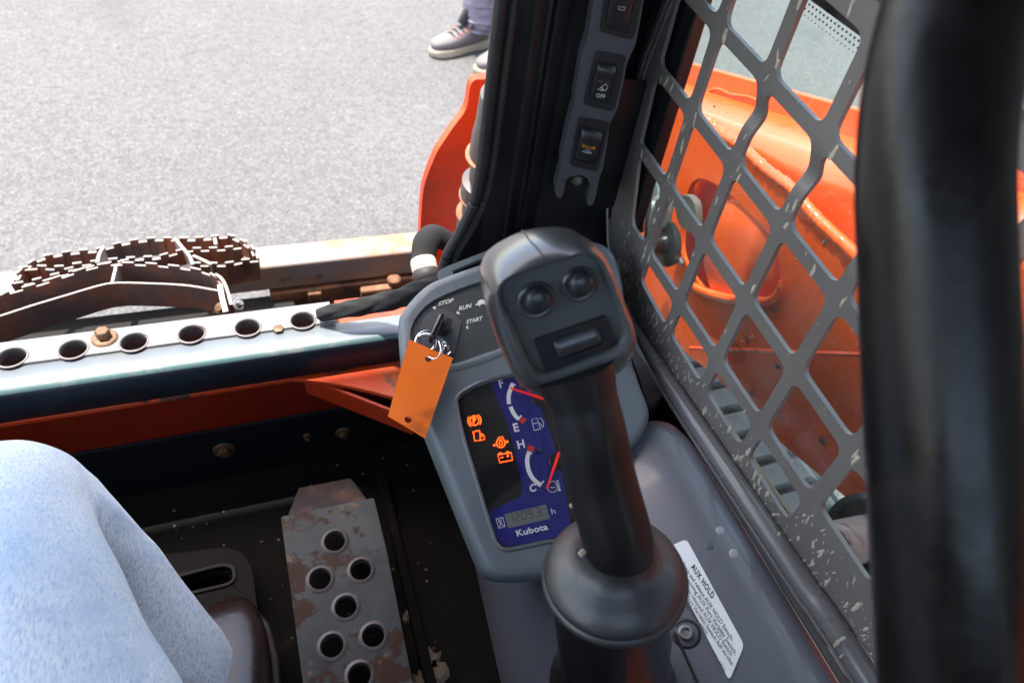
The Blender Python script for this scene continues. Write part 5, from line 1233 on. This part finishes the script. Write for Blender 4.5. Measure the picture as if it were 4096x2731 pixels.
def skinbody(name, edges, pos, rad, parent, mat_, sub=1):
    me = bpy.data.meshes.new(name); o = Vector(parent['_o']); keys = list(pos)
    me.from_pydata([Vector(pos[k])-o for k in keys], [(keys.index(a), keys.index(b)) for a, b in edges], [])
    ob = bpy.data.objects.new(name, me); COL.objects.link(ob); ob.parent = parent; ob['_o'] = tuple(o)
    sk = ob.modifiers.new('skin', 'SKIN'); ly = me.skin_vertices[0].data
    for i, k in enumerate(keys): ly[i].radius = (rad[k], rad[k]); ly[i].use_root = (i == 0)
    sb_ = ob.modifiers.new('sub', 'SUBSURF'); sb_.levels = sub; sb_.render_levels = sub; me.materials.append(mat_); return ob
pos = dict(pel=(-.34, -.36, -.50), ch=(-.34, -.40, -.20), nk=(-.34, -.39, -.02), hd=(-.34, -.36, .10), hl=(-.44, -.33, -.54), hr=(-.22, -.30, -.55), kl=(-.50, .29, -.54), kr=(-.22, .30, -.54), al=(-.44, .27, -.77), ar=(-.155, .30, -.76),
           sl=(-.52, -.40, -.08), sr=(-.16, -.40, -.08), el=(-.58, -.36, -.36), er=(-.10, -.42, -.34), wl=(-.55, -.12, -.42), wr=(-.12, -.30, -.50))
rad = dict(pel=.12, ch=.13, nk=.055, hd=.085, hl=.07, hr=.07, kl=.035, kr=.035, al=.024, ar=.024, sl=.06, sr=.06, el=.042, er=.042, wl=.028, wr=.028)
skinbody('body', [('pel', 'ch'), ('ch', 'nk'), ('nk', 'hd'), ('pel', 'hl'), ('pel', 'hr'), ('hl', 'kl'), ('hr', 'kr'), ('kl', 'al'), ('kr', 'ar'), ('ch', 'sl'), ('ch', 'sr'), ('sl', 'el'), ('sr', 'er'), ('el', 'wl'), ('er', 'wr')], pos, rad, op, skin)
MB().rings(loft([(V(-.34, -.34, -.46), .20, .14), (V(-.34, -.39, -.30), .19, .14), (V(-.34, -.41, -.14), .21, .13), (V(-.34, -.40, -.06), .12, .09)], 36)).build('shirt', shirt, op, smooth=60)
def boot(dx):
    t0 = onz(PD(500, 1062), -.735); yT = .375; xT = -.112+dx; rs = []
    for t, w, z0, z1 in ((0, .018, -.762, -.744), (.03, .034, -.772, -.733), (.10, .044, -.776, -.722), (.22, .049, -.776, -.716), (.38, .049, -.776, -.706), (.55, .043, -.776, -.688), (.72, .038, -.776, -.655), (.86, .037, -.776, -.62), (1.0, .030, -.776, -.62)):
        y = yT-.29*t; x = xT-.10*t*0; row = []
        for k in range(28):
            a = 2*math.pi*k/28; ca_, sa_ = math.cos(a), math.sin(a); e = .75
            row.append(V(x+w*math.copysign(abs(ca_)**e, ca_), y+(.004*math.sin(a*2)), (z0+z1)/2+(z1-z0)/2*math.copysign(abs(sa_)**e, sa_)))
        rs.append(row)
    b = MB().rings(rs).build('boot', leather, op, smooth=70, sub=1)
    so2 = [V(xT+w*s_, yT-.30*t+.004, -.784) for t, w, s_ in ((0, .016, 1), (.03, .034, 1), (.10, .047, 1), (.22, .053, 1), (.4, .052, 1), (.6, .044, 1), (.85, .042, 1), (1, .03, 1), (1, .03, -1), (.85, .042, -1), (.6, .044, -1), (.4, .052, -1), (.22, .053, -1), (.10, .047, -1), (.03, .034, -1), (0, .016, -1))]
    MB().poly(so2, V(0, 0, .014)).build('sole', boot_sole, op, bev=.003, bseg=3)
boot(0); boot(-.30)
# seat under the operator
seat = thing('operator_seat', 'black vinyl operator seat under the jeans', 'seat', V(-.33, -.3, -.8))
MB().box(V(-.33, -.25, -.70), (.46, .46, .12)).build('cushion', seat_mat, seat, bev=.03, bseg=4)
MB().box(V(-.33, -.56, -.40), (.44, .10, .60)).build('backrest', seat_mat, seat, bev=.03, bseg=4)

# ================================================================== BYSTANDER
toe = onz(SH(880, 900), -EYE); 
hl_dir = (onz(SH(2180, 640), -EYE+.0)-toe); hl_dir.z = 0; hl_dir = hl_dir.normalized()
by_ = thing('person', 'bystander in grey trainers and lilac-grey trousers standing on asphalt', 'person', toe+hl_dir*.2)
def shoe(toe, d, L_, side):
    s_ = Vector((-d.y, d.x, 0)); Z = V(0, 0, 1); k = L_/.30
    prf2 = [(0, .010, .035, .052, 0), (.010, .026, .032, .062, 0), (.03, .038, .030, .070, .002), (.07, .046, .028, .075, .003), (.11, .047, .028, .086, .003), (.15, .042, .030, .105, 0), (.19, .037, .032, .122, -.001), (.22, .035, .034, .128, 0), (.26, .034, .034, .118, 0), (.285, .028, .034, .112, 0), (.296, .014, .036, .10, 0)]
    rs = []
    for t, w, z0, z1, off in prf2:
        row = []
        for q in range(26):
            a = 2*math.pi*q/26; ca_, sa_ = math.cos(a), math.sin(a); wz = w*k*(1 if sa_ < .2 else 1-.30*max(0, (t-.05)/.2)*sa_)
            row.append(toe+d*t*k+s_*(off*side+wz*math.copysign(abs(ca_)**.8, ca_))+Z*((z0+z1)/2+(z1-z0)/2*math.copysign(abs(sa_)**.8, sa_))*k)
        rs.append(row)
    MB().rings(rs).build('shoe', shoe_grey, by_, smooth=70, sub=1)
    sl_ = [(0, .012), (.012, .032), (.035, .043), (.075, .050), (.11, .049), (.15, .041), (.19, .037), (.23, .040), (.27, .038), (.295, .025), (.303, .010)]
    up_ = [toe+d*(t*k-.003)+s_*w*k for t, w in sl_]+[toe+d*(t*k-.003)-s_*w*k for t, w in reversed(sl_)]
    m = MB(); rr_ = []
    zz = [0, .006, .012, .024, .034]; sc = [.96, 1.0, 1.0, 1.02, .97]
    cen = sum(up_, V(0, 0, 0))/len(up_)
    for z, s2_ in zip(zz, sc):
        rr_.append([cen+(p-cen)*s2_+Z*(z*k+(.012*max(0, (abs((p-toe).dot(d))/k-.19)/.11) if z > .02 else 0)) for p in up_])
    m.rings(rr_[1:]).build('sole', shoe_sole, by_, smooth=50, bev=.003)
    MB().rings(rr_[:2]).build('outsole', sole_dark, by_, smooth=0)
    m = MB()
    for i in range(5):
        c = toe+d*(.095+.022*i)*k+Z*(.082+.0085*i)*k
        m.tube([c-s_*.028*k-Z*.008, c+Z*.006, c+s_*.028*k-Z*.008], .0042*k, 8)
    c = toe+d*.17*k+Z*.118*k
    m.tube(spline([c, c-s_*.04+Z*.012, c-s_*.055-Z*.01, c-s_*.02-Z*.004], None, 6), .0035, 8); m.tube(spline([c, c+s_*.035+Z*.01, c+s_*.05-Z*.012], None, 6), .0035, 8)
    m.build('laces', lace, by_, smooth=60)
    m = MB(); m.tube([toe+d*.150*k+Z*.108*k, toe+d*.175*k+Z*.145*k, toe+d*.20*k+Z*.160*k], [.030*k, .034*k, .030*k], 14, squash=.5, up=s_); m.build('tongue', lace, by_, smooth=60)
    m = MB()
    for i in range(5):
        for sd in (1, -1):
            c = toe+d*(.105+.020*i)*k+s_*sd*(.034-.001*i)*k+Z*(.077+.008*i)*k; m.box(c, (.006, .004, .010), d, s_)
    m.build('eyelets', coral, by_)
    return toe+d*.235*k
an1 = shoe(toe, hl_dir, .325, 1)
toe2 = onz(SH(1600, 1200), -EYE)
d2_ = (Matrix.Rotation(R(8), 3, 'Z') @ hl_dir).normalized()
an2 = shoe(toe2, d2_, .325, -1)
def tr_fold(t, a, p): 
    k = max(0, 1-t/.28); return .010*k*math.sin(t*95+1.5*math.sin(a))+.008*mn.noise(V(math.cos(a)*2, math.sin(a)*2, t*16))
Zc = V(0, 0, 1); mid_ = (an1+an2)/2+hl_dir*.03
m = MB()
for an, sg in ((an1, 1), (an2, -1)):
    hip = mid_+V(0, 0, .86)+(an-mid_)*.55
    base = V(an.x, an.y, -EYE)
    m.rings(loft([(base+Zc*.085-hl_dir*.004, .066, .075), (base+Zc*.14, .074, .084), (base+Zc*.22, .078, .088), (base+Zc*.34+hl_dir*.01, .078, .082), (base.lerp(hip, .55), .085, .09), (base.lerp(hip, .8), .10, .11), (hip, .11, .12)], 36, fold=tr_fold))
hipc = V(mid_.x, mid_.y, -EYE+.86)
m.rings(loft([(hipc-Zc*.02, .17, .13), (hipc+Zc*.08, .18, .13), (hipc+Zc*.16, .165, .115)], 32))
m.build('trousers', trouser, by_, smooth=70)
pos = dict(pel=hipc+Zc*.10, ch=hipc+Zc*.40, nk=hipc+Zc*.58, hd=hipc+Zc*.72, hl=hipc+(an1-mid_)*.5-Zc*.02, hr=hipc+(an2-mid_)*.5-Zc*.02, al=V(an1.x, an1.y, -EYE+.10), ar=V(an2.x, an2.y, -EYE+.10), sl=hipc+Zc*.50+V(-.18, 0, 0), sr=hipc+Zc*.50+V(.18, 0, 0), el=hipc+Zc*.22+V(-.24, 0, 0), er=hipc+Zc*.22+V(.24, 0, 0), wl=hipc+V(-.25, -.06, 0), wr=hipc+V(.25, -.06, 0))
rad = dict(pel=.12, ch=.13, nk=.055, hd=.09, hl=.08, hr=.08, al=.035, ar=.035, sl=.06, sr=.06, el=.04, er=.04, wl=.028, wr=.028)
skinbody('body', [('pel', 'ch'), ('ch', 'nk'), ('nk', 'hd'), ('pel', 'hl'), ('pel', 'hr'), ('hl', 'al'), ('hr', 'ar'), ('ch', 'sl'), ('ch', 'sr'), ('sl', 'el'), ('sr', 'er'), ('el', 'wl'), ('er', 'wr')], pos, rad, by_, skin, 2)
MB().rings(loft([(hipc+Zc*.10, .175, .125), (hipc+Zc*.3, .17, .12), (hipc+Zc*.48, .20, .12), (hipc+Zc*.55, .10, .08)], 32)).build('shirt', shirt, by_, smooth=60)

# ================================================================== lift the whole laid-out place so the asphalt is at height zero
for o in list(scene.objects):
    if o.parent is None:
        if o == cam: o.matrix_world = Matrix.Translation(V(0, 0, EYE)) @ m3.to_4x4()
        else: o.location.z += EYE
for o in scene.objects:
    if '_o' in o: del o['_o']
